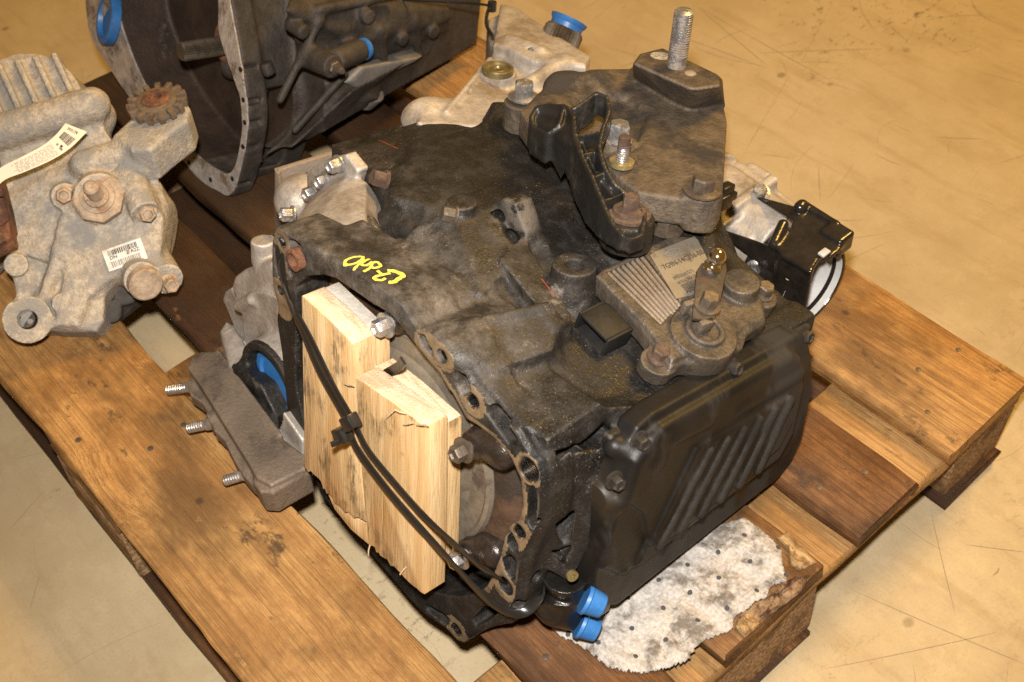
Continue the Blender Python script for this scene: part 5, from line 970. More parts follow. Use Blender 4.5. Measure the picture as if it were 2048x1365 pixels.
    vs += [(x, .002, z) for x, y, z in vs]; b._add(vs, [(2*k, 2*k+1, (2*k+3)%(2*nA), (2*k+2)%(2*nA)) for k in range(nA)]+[(2*k, (2*k+2)%(2*nA), (2*k+2)%(2*nA)+2*nA, 2*k+2*nA) for k in range(nA)]+[(2*k+1, 2*k+1+2*nA, (2*k+3)%(2*nA)+2*nA, (2*k+3)%(2*nA)) for k in range(nA)]); b.obj('machined_rim', [M['oldface']], tg, 40)
    for p in [(0.0122,0,-0.0063),(0.0229,0,-0.0418),(0.0296,0,-0.0693),(0.0298,0,-0.1025),(0.0134,0,-0.1561),(-0.033,0,-0.1811),(-0.0842,0,-0.1808)]: bb = B(); q = (p[0]+(cx-p[0])*.035, p[2]+(cy-p[2])*.035); bb.lathe((q[0],.0,q[1]), (0,-1,0), [(0,.0032),(.0014,.0032),(.0014,.001)], 16); bb.obj('rim_hole', [M['black_in']], tg)
    def pick(C, N):
        ins = (C[:,1] > .002) & (C[:,1] < .085) & (np.hypot(C[:,0]+.13, C[:,2]+.01) < .165) & ((N[:,1] < -.2) | (N[:,0]*(C[:,0]+.13)+N[:,2]*(C[:,2]+.01) < 0)); return np.where(ins, 2, 0)
    return cast('case', v, [M['oldcase'], M['oldface'], M['oldinside']], tg, 1, pick)
tcase()
v = Vol((-.16,.10,-.19), (.10,.42,.0), .0025); pa = [(0.06,0.1549,-0.0409),(0.06,0.1722,-0.0234),(0.06,0.2281,-0.01),(0.06,0.2874,0.0183),(0.06,0.2956,0.0329),(0.06,0.2773,0.0432),(0.06,0.2125,0.0258),(0.06,0.1509,0.0064),(0.06,0.1158,-0.02)]
v.add(ppris(pa, -.10, .060, 0, .005), 0); v.add(pcyl((0.03,0.1751,-0.0646), (0.045,0.1785,-0.0446), .017), .006); v.add(phull([(-.10,.30,.0),(.02,.36,.005),(.02,.40,.01),(-.08,.40,.01),(.0,.40,.05),(-.06,.38,.05)]), .008); cast('lower_cover', v, [M['oldalum']], tg)
b = B(); a = np.array((-0.0852,0.045,-0.0202)); d = np.array((-.02,-1,-.02)); n = 26; vs = []; fs = []; x, y, z = basis(d)
for t, s_ in ((-.01,1),(.062,1),(.066,.86)):
    for k in range(2*n): r = (.0118 if k % 2 else .0106)*s_; w_ = math.pi*k/n; vs.append(Vector(a)+z*t+(x*math.cos(w_)+y*math.sin(w_))*r)
for i in range(2):
    for k in range(2*n): fs.append((i*2*n+k, i*2*n+(k+1)%(2*n), (i+1)*2*n+(k+1)%(2*n), (i+1)*2*n+k))
fs.append(tuple(range(4*n, 6*n))); b._add(vs, fs); b.obj('input_shaft', [M['spline']], tg, 25)
b = B(); b.lathe(a+np.array((0,.005,0)), d, [(-.02,.030),(.004,.030),(.006,.028),(.006,.020),(.002,.018),(-.004,.013)], 40, 0); b.obj('shaft_seal', [M['rust']], tg, 30)
v = Vol(a-(.06,.02,.07), a+(.06,.06,.05), .002); v.add(pcyl(a+(0,.03,0), a+(0,.012,0), .034, .030), .004); v.add(pcap(a+(-.005,.03,-.03), a+(-.002,.012,-.032), .016), .006); cast('release_bearing_guide', v, [M['oldcase']], tg)
b = B(); p = np.array((0.1,0.0608,0.0268)); d = np.array((0.112,0.0599,0.0283))-p; b.hexbolt(p-d*.2, d, .0085, .008, 0, 0, 0, False); b.lathe(p, d, [(0,.005),(.014,.005),(.018,.003)], 14); b.obj('bleed_screw', [M['boltdark']], tg, 35)
b = B(); b.lathe((0,0,0), (0,0,1), [(0,.0135),(.006,.0135),(.007,.012)], 28); o = b.obj('blue_plug', [M['blue']], None, 35); p = np.array((0.07,0.126,0.027)); d = np.array((0.067,0.1378,0.0267))-p; o.matrix_world = tm @ (Matrix.Translation(Vector(p-.0*d)) @ Vector(d).to_track_quat('Z','Y').to_matrix().to_4x4()); tag(o, 'small blue plug on the pipe stub of the dark rear gearbox', 'plug', 'blue protective plugs')
b = B(); b.lathe((0,0,0), (0,0,1), [(0,.034),(.010,.034),(.012,.032),(.012,.026),(.006,.024)], 36); o = b.obj('blue_plug', [M['blue']], None, 35); p = np.array((-0.2765,0,-0.0586)); o.matrix_world = tm @ (Matrix.Translation(Vector(p)) @ Vector((-.28,-.93,.2)).to_track_quat('Z','Y').to_matrix().to_4x4()); tag(o, 'large blue plug at the top left rim of the rear bell housing', 'plug', 'blue protective plugs')
# folded steel foot in front of it
q0 = np.array((-0.75,0.3517,0.148)); q1 = np.array((-0.7485,0.3863,0.148)); yA = q0[1]
b = B(); b.prism([tuple(q0), (q0[0]+.030, yA+.004, .148), (q0[0]+.040, yA+.006, .262), (q0[0]+.034, yA+.005, .262)], (0,0,0), (-.003,.006,0)); b.prism([(q0[0]+.034, yA+.006, .262), (q0[0]+.060, yA+.085, .262), (q0[0]+.060, yA+.085, .170), (q0[0]+.030, yA+.006, .150)], (0,0,0), (-.006,.002,0)); ft = b.obj('folded_foot', [M['mount']], tg, 35, bevel=.001); ft.matrix_parent_inverse = tm.inverted()
b = B(); p = np.array((q0[0]+.046, yA+.040, .232)); b.hexbolt(p, (.95,-.3,.05), .011, .012, 1.4, 0, 0, False); ob = b.obj('foot_bolt', [M['boltdark']], tg, 35); ob.matrix_parent_inverse = tm.inverted()
# ---------------------------------------------------------------- beige dusty angle drive, far left (own frame, z out of its visible face)
dg = empty('gear_housing', (((0.4472,-0.7419,0.4997),(0.8944,0.3709,-0.2498),(-0,0.5586,0.8294)),(-0.7319,0.1092,0.1816))); tag(dg, 'dusty beige gear housing at the left edge with a toothed wheel on its arm', 'gear housing')
dm = dg.matrix_world
def ddrive():
    v = Vol((-.18,-.05,-.17), (.20,.37,.06), .002)
    lo = [(-0.0799,0.131,0),(-0.0803,0.0411,0),(-0.0772,0.0145,0),(-0.0023,-0.007,0),(0.0079,0.0033,0),(0.0145,0.0308,0),(0.0273,0.0454,0),(0.0528,0.0483,0),(0.0726,0.0497,0),(0.0816,0.08,0),(0.1017,0.1231,0),(0.0999,0.1475,0),(0.0882,0.1681,0),(0.0604,0.1982,0),(-0.0031,0.188,0),(-0.0742,0.1621,0)]+[(-.11,.16,0),(-.12,.10,0)]
    v.add(ppris(lo, -.10, -.004, 2, .006), 0)
    v.add(ppris([(-0.0184,0.1084,0),(0.0052,0.1445,0),(0.0486,0.1528,0),(0.0932,0.137,0),(0.097,0.1003,0),(0.0801,0.045,0),(0.0273,0.0454,0),(-0.0008,0.0285,0),(-0.0173,0.0005,0),(-0.0434,0.0066,0),(-0.0239,0.057,0)], -.05, .008, 2, .006), .010)
    # upright end drum on the right
    v.add(pcyl((0.0555,0.1063,-0.045), (0.0899,0.0906,-0.045), .050, .044, .008), .01)
    # finned dome and shoulder at the top
    dc = np.array((-0.0334,0.2783,-0.04)); v.add(pcyl(dc+(0,0,-.08), dc+(0,0,.006), .072, .064), .008)
    for i in range(6):
        t = (i-2.5)*.021; v.add(phull([dc+(t-.003-.01,.055,.012),dc+(t+.003-.01,.055,.012),dc+(t-.003+.012,-.045,.016),dc+(t+.003+.012,-.045,.016),dc+(t-.006-.01,.055,-.01),dc+(t+.006-.01,.055,-.01),dc+(t-.006+.012,-.045,-.01),dc+(t+.006+.012,-.045,-.01)]), .003)
    v.add(pcap((-0.0711,0.2387,0), (0.0453,0.2499,0), .020), .012); v.add(pcap((0.0213,0.2531,-0.02), (0.0405,0.2464,-0.03), .024), .01)
    v.add(phull([tuple(x) for x in [(-0.0649,0.2287,-0.01),(0.0436,0.2386,-0.01),(0.0579,0.196,-0.01),(0.0707,0.175,-0.01),(-0.0787,0.1541,-0.01)]]+[tuple(x) for x in [(-0.0858,0.2631,-0.1),(0.0297,0.2737,-0.1),(0.0449,0.2283,-0.1),(0.0585,0.206,-0.1),(-0.1005,0.1837,-0.1)]]), .012)
    # arm carrying the toothed wheel
    DR = np.array((((0.4472,-0.7419,0.4997),(0.8944,0.3709,-0.2498),(-0,0.5586,0.8294)),(-0.7319,0.1092,0.1816))[0]).T; DO = -DR @ np.array((((0.4472,-0.7419,0.4997),(0.8944,0.3709,-0.2498),(-0,0.5586,0.8294)),(-0.7319,0.1092,0.1816))[1])
    v.add(ppris([(-0.8502,0.2385,0.308),(-0.8631,0.2689,0.308),(-0.8839,0.2993,0.308),(-0.8829,0.3256,0.308),(-0.8578,0.3342,0.308),(-0.8292,0.3269,0.308),(-0.8116,0.3122,0.308),(-0.8058,0.2864,0.308),(-0.7963,0.2551,0.308),(-0.8101,0.2389,0.308)], .262, .308, 2, .005, DR, DO), .005)
    # bosses
    v.add(pcap((0.0236,0.1822,0), (0.0898,0.1857,0.004), .017), .01); v.add(pcyl((0.0676,0.1636,0), (0.0796,0.1082,0.018), .017, .016), .008); v.add(pcyl((0.0324,0.1415,0), (0.0357,0.1327,0.022), .030, .028), .006)
    v.add(pcyl((-0.0065,0.1547,-0.01), (-0.0025,0.1463,0.012), .015), .006); v.add(pcyl((0.0499,0.0534,-0.02), (0.0614,0.0341,0.016), .020), .008); v.add(pcyl((0.0763,0.0586,-0.03), (0.0858,0.032,0), .018), .008)
    v.add(pcyl((-0.0894,0.0404,-0.08), (-0.0676,0.0187,0.012), .026), .006); v.cut(pcyl((-0.0728,0.0239,-0.01), (-0.0633,0.0144,0.03), .0105), .001); v.add(pcyl((-0.0316,0.0329,-0.01), (-0.0283,0.029,0.006), .012), .003)
    v.cut(ppris([(-0.0757,0.095,0),(-0.0642,0.0983,0),(-0.0375,0.0805,0),(-0.0527,0.0578,0),(-0.0663,0.0436,0),(-0.0777,0.0405,0),(-0.0804,0.0642,0)], -.012, .04, 2, .003), .004); v.add(pcyl((-0.0758,0.0909,-0.02), (-0.071,0.0852,0), .013), .004)
    v.add(pcap((-0.0101,0.1232,0.004), (-0.0219,0.0907,0.004), .006), .010); v.add(pcap((-0.0223,0.0912,0.002), (-0.0465,0.0444,0.002), .006), .010)
    def pick(C, N): return np.zeros(len(C))
    return cast('housing', v, [M['beige']], dg, 1)
ddrive()
def dbolt(px, d, r, h, mat='beigebolt', nm='hex_bolt'): b = B(); b.hexbolt(np.array(px), d, r, h, 1.25, 0, 0, True); b.obj(nm, [M[mat]], dg, 35)
dbolt((-0.0025,0.1478,0.011), (.1,-.3,1), .0095, .013); dbolt((0.0806,0.1088,0.017), (.2,-.5,.8), .0095, .013); dbolt((0.0862,0.0284,0), (.4,-.6,.7), .0090, .010); dbolt((0.0905,0.1847,0.003), (1,-.1,.2), .0105, .012)
b = B(); p = np.array((0.0622,0.0322,0.016)); b.lathe(p, (.3,-.6,.7), [(0,.019),(.010,.019),(.012,.017)], 28); b.obj('round_plug', [M['beigebolt']], dg, 35)
b = B(); p = np.array((0.0345,0.1332,0.021)); b.lathe(p, (0,.0,1), [(-.002,.029),(.006,.029),(.008,.026)], 8, 0); b.lathe(p, (0,0,1), [(.006,.020),(.010,.019),(.011,.014),(.014,.013)], 28, 0); b.thread(p+(0,0,.012), (0,.1,1), .0085, .026, .0035, 0, 16, .06); b.obj('breather_plug', [M['beigebolt']], dg, 35)
DU = Vector(np.array((((0.4472,-0.7419,0.4997),(0.8944,0.3709,-0.2498),(-0,0.5586,0.8294)),(-0.7319,0.1092,0.1816))[0]).T @ np.array((0,0,1.))); wx, wy, wz = basis(DU); p = np.array((0.116,0.2348,-0.0033)); n = 15; b = B()
b.lathe(p, DU, [(-.004,.030),(.003,.030),(.004,.024),(.009,.0235),(.010,.018),(.010,.010),(.006,.009)], 40, 0)
for k in range(n):
    w_ = 2*math.pi*k/n; c, s_ = math.cos(w_), math.sin(w_); q = [(.020,-.0028),(.0345,-.0034),(.0345,.0034),(.020,.0028)]
    vs = [Vector(p)+wx*(r*c-t*s_)+wy*(r*s_+t*c)+wz*z for z in (-.002,.0085) for r, t in q]; b._add(vs, [(3,2,1,0),(4,5,6,7),(0,1,5,4),(1,2,6,5),(2,3,7,6),(3,0,4,7)])
b.obj('toothed_wheel', [M['wheelbrown']], dg, 35, bevel=.0008); b = B(); b.lathe(Vector(p)+wz*.0085, DU, [(0,.016),(.003,.016),(.004,.0135),(.004,.0075),(-.004,.007)], 32); b.obj('rusty_hub', [M['rust']], dg, 35)
b = B(); p = np.array((-0.0704,0.0215,0)); b.lathe(p+(0,0,-.010), (0,0,1), [(0,.003),(.0,.0102),(.018,.0102)], 28, closed=False); b.obj('bore_liner', [M['bright']], dg, 35)
v = Vol((-.16,.04,-.05), (-.06,.2,.07), .002); v.add(phull([tuple(x) for x in [(-0.0781,0.1703,0.035),(-0.056,0.1683,0.035),(-0.0535,0.1246,0.035),(-0.0545,0.1077,0.035),(-0.0861,0.0977,0.035)]]+[tuple(x) for x in [(-0.0869,0.1826,0),(-0.0642,0.1806,0),(-0.0616,0.1357,0),(-0.0626,0.1184,0),(-0.095,0.1082,0)]]), 0); v.cut(phull([tuple(x) for x in [(-0.0736,0.1492,0.045),(-0.0585,0.1504,0.045),(-0.0563,0.1226,0.045),(-0.0689,0.1169,0.045)]]+[tuple(x) for x in [(-0.081,0.1594,0.015),(-0.0656,0.1606,0.015),(-0.0633,0.1321,0.015),(-0.0763,0.1263,0.015)]]), .002); v.add(pcap((-0.0917,0.1009,0.015), (-0.0621,0.1074,0.02), .010), .006); cast('rusty_yoke', v, [M['rust']], dg)
# dark pieces under it
v = Vol((.0,-.03,-.14), (.13,.10,-.0), .002); v.add(pcap((0.0043,0.0241,-0.06), (0.0331,0.0386,-0.06), .018), .01); v.add(pcyl((0.0282,0.0428,-0.06), (0.033,0.0354,-0.035), .014), .004); v.add(pcyl((0.0063,0.0254,-0.06), (0.0115,0.0183,-0.035), .014), .004); cast('dark_flange', v, [M['oldcase']], dg)
# bar-code sticker
s0, s1, s2 = np.array((0.0242,0.0771,0.01)), np.array((0.0679,0.083,0.01)), np.array((0.0259,0.0522,0.01)); ux2 = s1-s0; wS = np.linalg.norm(ux2); ux2 /= wS; vy2 = s2-s0; vy2 -= ux2*(ux2@vy2); hS = np.linalg.norm(vy2); vy2 /= -hS
def sbox(b, x0, x1, y0, y1, z, m=0): b._add([s0+ux2*x-vy2*0+vy2*(-y)+np.array((0,0,z)) for x, y in ((x0,y0),(x1,y0),(x1,y1),(x0,y1))], [(0,1,2,3)], m)
b = B(); sbox(b, 0, wS, 0, hS, .0006); st = b.obj('barcode_sticker', [M['sticker']], dg)
b = B(); rr = random.Random(2)
for y0, y1, m in ((.10,.34,0),(.62,.90,1)):
    x = .12*wS
    while x < .84*wS: w_ = rr.choice((.0005,.0009,.0013)); sbox(b, x, x+w_, y0*hS, y1*hS, .0009, m); x += w_+rr.choice((.0005,.0009))
for tx, x, y in (('DN', .12, .52), ('Z', .55, .52), ('A2Z', .66, .52)):
    vv, ff = text_mesh(tx, .0055, .0001); b._add([s0+ux2*(x*wS+a)+vy2*(-y*hS+c)+np.array((0,0,.0009)) for a, c, _ in vv], ff, 0)
b.obj('sticker_print', [M['ink'], M['ink_faded']], st)
# ---------------------------------------------------------------- paper tag hanging over the angle drive
tp = [np.array(x) for x in ((-0.0734,0.1534,0.06),(-0.0532,0.1722,0.058),(-0.0328,0.1798,0.056),(-0.0109,0.1895,0.052),(0.0118,0.2039,0.046),(0.0315,0.2148,0.036))]
te = [np.array(x) for x in ((-0.056,0.1625,0.06),(-0.0377,0.1648,0.058),(-0.0158,0.1715,0.056)[:3],(0.0065,0.1822,0.052),(0.0267,0.1972,0.046),(0.0398,0.2072,0.036))]
up_edge = spline([(-0.08,0.1634,0.05),(-0.0558,0.1798,0.05),(-0.0332,0.1869,0.05),(-0.0082,0.1963,0.047),(0.0071,0.2075,0.042),(0.0184,0.2206,0.036)], 6); lo_edge = spline([(-0.0754,0.1453,0.05),(-0.0565,0.1645,0.05),(-0.031,0.1704,0.05),(-0.0037,0.178,0.047),(0.0188,0.1892,0.042),(0.0391,0.2061,0.036)], 6)
c0 = np.mean(up_edge, axis=0); b = B(); nn = len(up_edge)
vs = [np.array(p)-c0 for p in up_edge]+[np.array(p)-c0 for p in lo_edge]; vs += [p-np.array((0,0,.0006)) for p in vs]; fs = [(i,i+1,nn+i+1,nn+i) for i in range(nn-1)]+[(2*nn+i,3*nn+i,3*nn+i+1,2*nn+i+1) for i in range(nn-1)]+[(i,2*nn+i,2*nn+i+1,i+1) for i in range(nn-1)]+[(nn+i,nn+i+1,3*nn+i+1,3*nn+i) for i in range(nn-1)]+[(nn-1,3*nn-1,4*nn-1,2*nn-1)]
b._add(vs, fs); ptag = empty('paper_tag'); ptag.matrix_world = dm @ Matrix.Translation(Vector(c0)); tag(ptag, 'long cream paper tag with a bar code curling over the beige gear housing', 'tag'); b.obj('paper', [M['paper']], ptag, 60)
def tagpt(s, t):     # s along from the left end, t across from the lower edge
    f = min(max(s, 0), .9999)*(nn-1); i = int(f); k = f-i; a = np.array(up_edge[i])*(1-k)+np.array(up_edge[i+1])*k; c = np.array(lo_edge[i])*(1-k)+np.array(lo_edge[i+1])*k; return c+(a-c)*t-c0+np.array((0,0,.0005))
def tquad(b, s0_, s1_, t0, t1, m=0): b._add([tagpt(s0_,t0), tagpt(s1_,t0), tagpt(s1_,t1), tagpt(s0_,t1)], [(0,1,2,3)], m)
b = B(); rr = random.Random(9); t = .14
while t < .80: w_ = rr.choice((.012,.02,.03)); tquad(b, .80, .895, t, t+w_, 0); t += w_+rr.choice((.012,.02))
vv, ff = text_mesh('263124', 1.0, .02); mx = max(p[0] for p in vv); b._add([tagpt(.965-.045*y, .20+.52*(1-x/mx) if False else .78-.52*(x/mx)) for x, y, z in vv], ff, 0)
for s_, t0, t1, m in ((.76,.28,.42,0),(.74,.15,.35,1),(.74,.50,.62,1)): tquad(b, s_-.016, s_+.008, t0, t1, m)
for i in range(9):
    s_ = .70-.014*0; t_ = .10+.085*i; x0 = .30+.06*rr.random(); x = x0
    while x < .68: l = rr.uniform(.012,.05); tquad(b, x, min(x+l, .69), t_, t_+.028, 1); x += l+.010
b.obj('tag_print', [M['ink'], M['ink_faded']], ptag, 180)
# ---------------------------------------------------------------- pump with black bracket on the far board, right
qg = empty('bracketed_housing', (((1,-0,0),(0,1,0),(0,0,1)),(-0.29,0.74,0.144))); tag(qg, 'small aluminium housing with glossy black bracket and pale round cup on the far board', 'engine part')
def pump():
    v = Vol((-.16,-.12,-.005), (.10,.07,.15), .002)
    v.add(pcyl((-.10,-.022,.060), (.02,-.026,.060), .048, .046), .0); v.add(pcyl((-.115,-.02,.062), (-.092,-.02,.062), .054), .004)
    v.add(phull([(-0.08,-0.0146,0.1),(-0.0771,0.0029,0.1),(-0.05,-0.0027,0.1),(-0.0238,-0.0406,0.1),(-0.0221,-0.0785,0.1),(-0.0537,-0.0477,0.1),(-.10,-.06,.0),(-.10,.02,0),(-.06,-.06,0),(-.06,.02,0)]), .008)
    for y in (-.055,-.03,-.005,.018): v.add(pcap((-.085,y,.102-abs(y+.02)*.35), (.0,y-.006,.098-abs(y+.02)*.35), .006), .006)
    v.add(pbox((-.03,-.02,.10), (.006,.035,.012), r=.003), .006); v.add(pcyl((-.095,-.065,.075), (-.07,-.068,.075), .016), .006); v.add(pcyl((-.08,.028,.08), (-.05,.028,.08), .012), .006)
    v.add(pcyl((-.06,-.058,.028), (.01,-.06,.028), .024), .01)
    return cast('housing', v, [M['alum_rear']], qg)
pump()
b = B(); b.lathe((.015,-.040,.050), (1,-.05,.05), [(0,.044),(.055,.047),(.060,.052),(.063,.053),(.063,.0505),(.060,.049),(.020,.044),(.018,.01)], 56, 0); cup = b.obj('cup', [M['blackpaint']], qg, 35)
b = B(); b.lathe((.015,-.040,.050), (1,-.05,.05), [(.0625,.0488),(.060,.0480),(.022,.0430),(.020,.002)], 56, 0, closed=False); b.obj('cup_lining', [M['whitecup']], cup, 50)
v = Vol((-.10,-.13,-.0), (.13,.06,.18), .0015)
tp_ = [(0.0275,-0.0215,0.125),(0.0328,-0.0117,0.125),(0.0758,-0.0124,0.125),(0.0861,-0.0235,0.125),(0.096,-0.0263,0.125),(0.1008,-0.0403,0.125),(0.1007,-0.056,0.125),(0.0943,-0.0521,0.125),(0.0936,-0.0631,0.125),(0.1011,-0.0863,0.125),(0.0622,-0.0878,0.125),(0.0493,-0.082,0.125),(0.0371,-0.0569,0.125),(0.0461,-0.0532,0.125)]
v.add(ppris(tp_, .119, .125, 2, .002), 0)
v.add(ppris([(0.0517,-0.0817,0.125),(0.0615,-0.0854,0.125),(0.1009,-0.0845,0.125),(0.0991,-0.0792,0.125)], .062, .124, 2, .001), .003)
v.add(ppris([(0.0258,-0.021,0.125),(0.0318,-0.0104,0.125),(0.0765,-0.0116,0.125),(0.078,-0.0167,0.125)], .105, .130, 2, .001), .002)
v.add(phull([(0.0542,-0.0773,0.118),(0.0949,-0.0774,0.118),(0.0797,-0.0684,0.075),(0.0463,-0.0779,0.08),(-0.0227,-0.0807,0.09),(-0.0179,-0.079,0.098)]+[(p[0],p[1]+.004,p[2]-.002) for p in ((0.0542,-0.0773,0.118),(0.0949,-0.0774,0.118),(0.0797,-0.0684,0.075),(0.0463,-0.0779,0.08),(-0.0227,-0.0807,0.09),(-0.0179,-0.079,0.098))]), .002)
v.add(phull([(-0.0346,-0.0225,0.105),(-0.0266,-0.0239,0.108),(0.0285,-0.0201,0.124),(0.0363,-0.0398,0.124),(0.0079,-0.0201,0.1)]+[(p[0],p[1]+.005,p[2]-.004) for p in ((-0.0346,-0.0225,0.105),(-0.0266,-0.0239,0.108),(0.0285,-0.0201,0.124),(0.0363,-0.0398,0.124),(0.0079,-0.0201,0.1))]), .002)
v.add(pcap((0.0465,-0.0783,0.122), (0.0367,-0.0534,0.126), .006), .003); v.add(pcap((0.0334,-0.0226,0.128), (0.0328,-0.0187,0.128), .007), .002); v.add(pbox((0.0837,-0.0239,0.118), (.014,.012,.012), r=.003), .003)
cast('black_bracket', v, [M['blackpaint']], qg)
b = B(); b.box((-.004,-.006,0), (.004,.006,.003)); o = b.obj('white_pin', [M['whitecup']], qg, bevel=.001); o.location = (0.0938,-0.0572,0.126)
b = B(); b.hexbolt(np.array((0.0268,-0.078,0.07)), (.3,-.8,.4), .008, .012, 1.4, 0, 0, False); b.obj('hex_bolt', [M['zinc']], qg, 35); b = B(); b.hexbolt(np.array((-0.0242,-0.0168,0.108)), (.2,-.3,.9), .008, .010, 1.4, 0, 0, False); b.obj('hex_bolt', [M['zinc']], qg, 35)
b = B(); b.lathe(np.array((0.0737,-0.0832,0.096)), (0,-1,.5), [(0,.003),(.0012,.003)], 12); b.obj('cream_spot', [M['cream']], qg)
# ---------------------------------------------------------------- thin tie from the rear gearbox to the light housing
b = B(); p = spline([(-0.328,0.4234,0.19),(-0.3498,0.4335,0.194),(-0.3783,0.4616,0.196),(-0.3812,0.4715,0.198)], 6); b.tube(p, .0022, 8); b.tube(spline([(-0.3836,0.4737,0.198),(-0.4179,0.4596,0.194),(-0.4661,0.4284,0.188),(-0.5214,0.4094,0.178)], 6), .0016, 8); h = np.array((-0.3827,0.4721,0.198)); b.lathe(h-(0,0,.006), (0,0,1), [(0,.0055),(.012,.0055)], 8)
o = b.obj('cable_tie', [M['tie']], None); o.matrix_world = gm; tag(o, 'thin black cable tie with its tail running left, tied through the light rear housing', 'cable tie')
# ---------------------------------------------------------------- absorbent rag on the middle board
ol = [np.array(p[:2]) for p in [(-0.1284,0.237,0.15),(-0.1153,0.2361,0.15),(-0.1007,0.2422,0.15),(-0.0827,0.2449,0.15),(-0.0636,0.2469,0.15),(-0.0515,0.2535,0.15),(-0.0366,0.2667,0.15),(-0.0242,0.2885,0.15),(-0.0192,0.3044,0.15),(-0.0217,0.3161,0.15),(-0.0224,0.3298,0.15),(-0.0172,0.3426,0.15),(-0.0127,0.3562,0.15),(-0.0203,0.3674,0.15),(-0.0174,0.3764,0.15),(-0.0179,0.3879,0.15),(-0.014,0.4027,0.15),(-0.0179,0.4169,0.15),(-0.0113,0.4301,0.15),(-0.025,0.4406,0.15),(-0.0369,0.4519,0.15),(-0.0514,0.4559,0.15),(-0.068,0.4564,0.15),(-0.0868,0.4549,0.15),(-0.1114,0.404,0.15),(-0.1182,0.3164,0.15),(-0.124,0.2642,0.15)]]
def inside(x, y):
    s = False; n = len(ol)
    for i in range(n):
        (x1,y1),(x2,y2) = ol[i], ol[i-1]
        if (y1 > y) != (y2 > y) and x < (x2-x1)*(y-y1)/(y2-y1)+x1: s = not s
    return s
A = np.array(ol); c0 = A.mean(0); bm = bmesh.new(); g = .0017; x0, y0 = A.min(0)-.004; x1, y1 = A.max(0)+.004; nx = int((x1-x0)/g)+2; ny = int((y1-y0)/g)+2
from mathutils import noise as mn
def dotd(x, y):
    x += .003*mn.noise(Vector((x*30,y*30,2))); y += .003*mn.noise(Vector((x*30,y*30,5))); kx = (x*.62+y*.78)/.030; r = round(kx); ky = (-x*.78+y*.62)/.030+.5*(r%2); return math.hypot(kx-r, ky-round(ky))*.030
def rz(x, y):
    e = min(float(np.hypot(*(np.array((x,y))-(a+(b_-a)*min(max(((np.array((x,y))-a)@(b_-a))/((b_-a)@(b_-a)+1e-9),0),1))))) for a, b_ in zip(ol, ol[1:]+ol[:1]))
    q = Vector((x*1.0, y*1.0, 0)); puff = min(1, e/.012)**.5
    h = .0012+.0085*puff*(.45+.85*mn.noise(q*26))+.0030*puff*mn.noise(q*85)+.0010*mn.noise(q*260)
    d = 1.0
    return .1445+max(h, .001)*(1-.6*math.exp(-(d/.004)**2)), d
vmap = {}; dots = []
for i in range(nx):
    for j in range(ny):
        x, y = x0+i*g+random.uniform(-.3,.3)*g, y0+j*g+random.uniform(-.3,.3)*g
        if inside(x, y): z, d = rz(x, y); vmap[i,j] = bm.verts.new((x-c0[0], y-c0[1], z-.1445)); dots.append(d)
for (i, j), a in list(vmap.items()):
    q = [vmap.get(k) for k in ((i,j),(i+1,j),(i+1,j+1),(i,j+1))]
    if all(q):
        f = bm.faces.new(q); cx, cy = np.mean([v.co.x for v in q])+c0[0], np.mean([v.co.y for v in q])+c0[1]
        f.smooth = True
ext = bmesh.ops.extrude_face_region(bm, geom=bm.faces[:]); 
for e in ext['geom']:
    if isinstance(e, bmesh.types.BMVert): e.co.z = max(e.co.z-.0015, .0004)
bmesh.ops.recalc_face_normals(bm, faces=bm.faces[:]); me = bpy.data.meshes.new('rag'); bm.to_mesh(me); bm.free()
o = put('rag', me, [M['rag'], M['ragdot']], None, (c0[0], c0[1], .1445)); rag_o = o
b = B(); rr = random.Random(8)
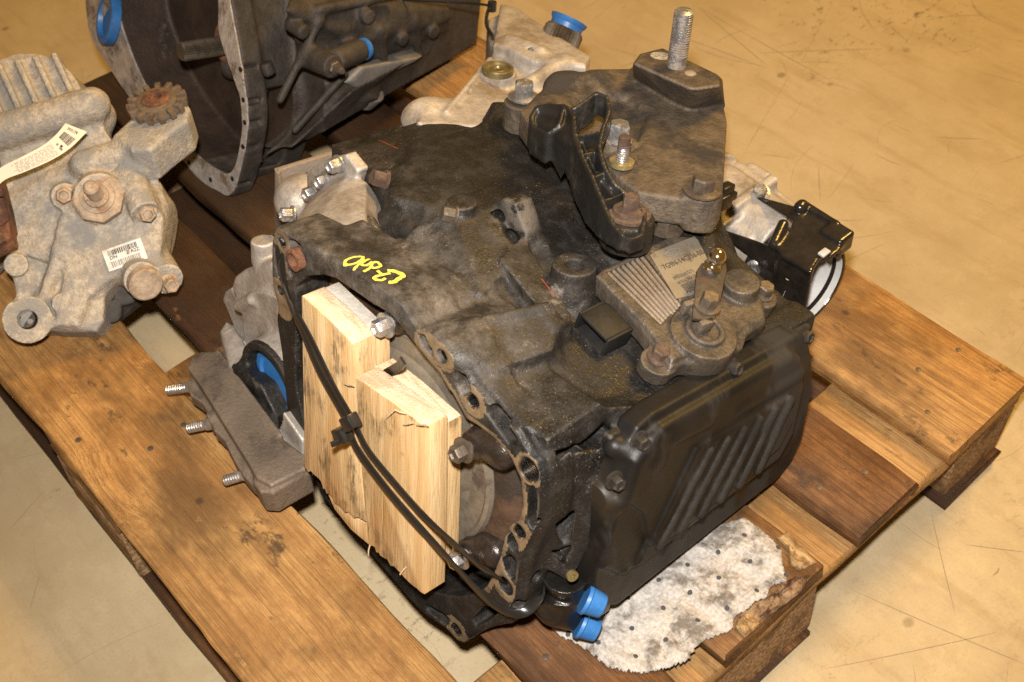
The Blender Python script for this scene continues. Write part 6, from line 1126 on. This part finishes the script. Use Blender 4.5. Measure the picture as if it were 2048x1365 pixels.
for kx in range(-60, 60):
    for ky in range(-60, 60):
        u_, v_ = kx*.030, (ky+.5*(kx%2))*.030; x, y = u_*.62-v_*.78, u_*.78+v_*.62; x += rr.gauss(0,.0012); y += rr.gauss(0,.0012)
        if x0 < x < x1 and y0 < y < y1 and inside(x, y):
            hs = [rz(x+.0024*math.cos(t), y+.0024*math.sin(t))[0] for t in np.linspace(0, 5.6, 9)]; b._add([(x-c0[0]+.0024*math.cos(t), y-c0[1]+.0024*math.sin(t), h-.1445+.0005) for t, h in zip(np.linspace(0, 2*math.pi*8/9, 9), hs)], [tuple(range(9))])
tag(b.obj('embossed_dots', [M['ragdot']], rag_o, 60), kind='stuff')
tag(o, 'white absorbent rag with grey dots soaked dark, lying under the oil pan', 'rag')

# torn bark and pale splinters at the end of the middle board, beside the rag
def flake(name, poly, h, mat, seed):
    r = random.Random(seed); z0 = .1442; P = [np.array(p) for p in poly]; c = np.mean(P, axis=0); pl = np.array(pallet.location); vs = []; n = len(P)
    for k, (s_, z) in enumerate(((1,0),(.97,h*.5),(.82,h*.9),(.45,h),(.12,h*.9))):
        for i in range(n*3):
            a = P[(i//3)%n]; b_ = P[(i//3+1)%n]; q = a+(b_-a)*((i%3)/3); q = c+(q-c)*s_*(1+r.gauss(0,.03)); vs.append((q[0]-pl[0], q[1]-pl[1], z0+max(0, z*(1+r.gauss(0,.3)))-pl[2]))
    m = n*3; b = B(); b._add(vs, [(k*m+i, k*m+(i+1)%m, (k+1)*m+(i+1)%m, (k+1)*m+i) for k in range(4) for i in range(m)]+[tuple(range(4*m, 5*m))]); return b.obj(name, [M[mat]], pallet, 60)
flake('bark_strip', [(-0.019,0.3705,0.146),(-0.0175,0.3872,0.146),(-0.0134,0.4067,0.146),(-0.0139,0.4247,0.146),(-0.0091,0.4438,0.146),(-0.0021,0.4512,0.146),(0.0029,0.4295,0.146),(0.0006,0.4042,0.146),(-0.0031,0.3742,0.146)], .006, 'bark', 1)
flake('bark_strip', [(-0.0502,0.4602,0.146),(-0.0364,0.4585,0.146),(-0.0217,0.4461,0.146),(-0.0125,0.448,0.146),(-0.0066,0.4661,0.146),(-0.0302,0.4691,0.146),(-0.0485,0.4727,0.146)], .005, 'wood_saw2', 2)
flake('wood_flake', [(-0.0127,0.358,0.146),(-0.0172,0.3665,0.146),(-0.0115,0.3838,0.146),(-0,0.3775,0.146),(-0.0009,0.3582,0.146)], .007, 'wood_saw2', 3)
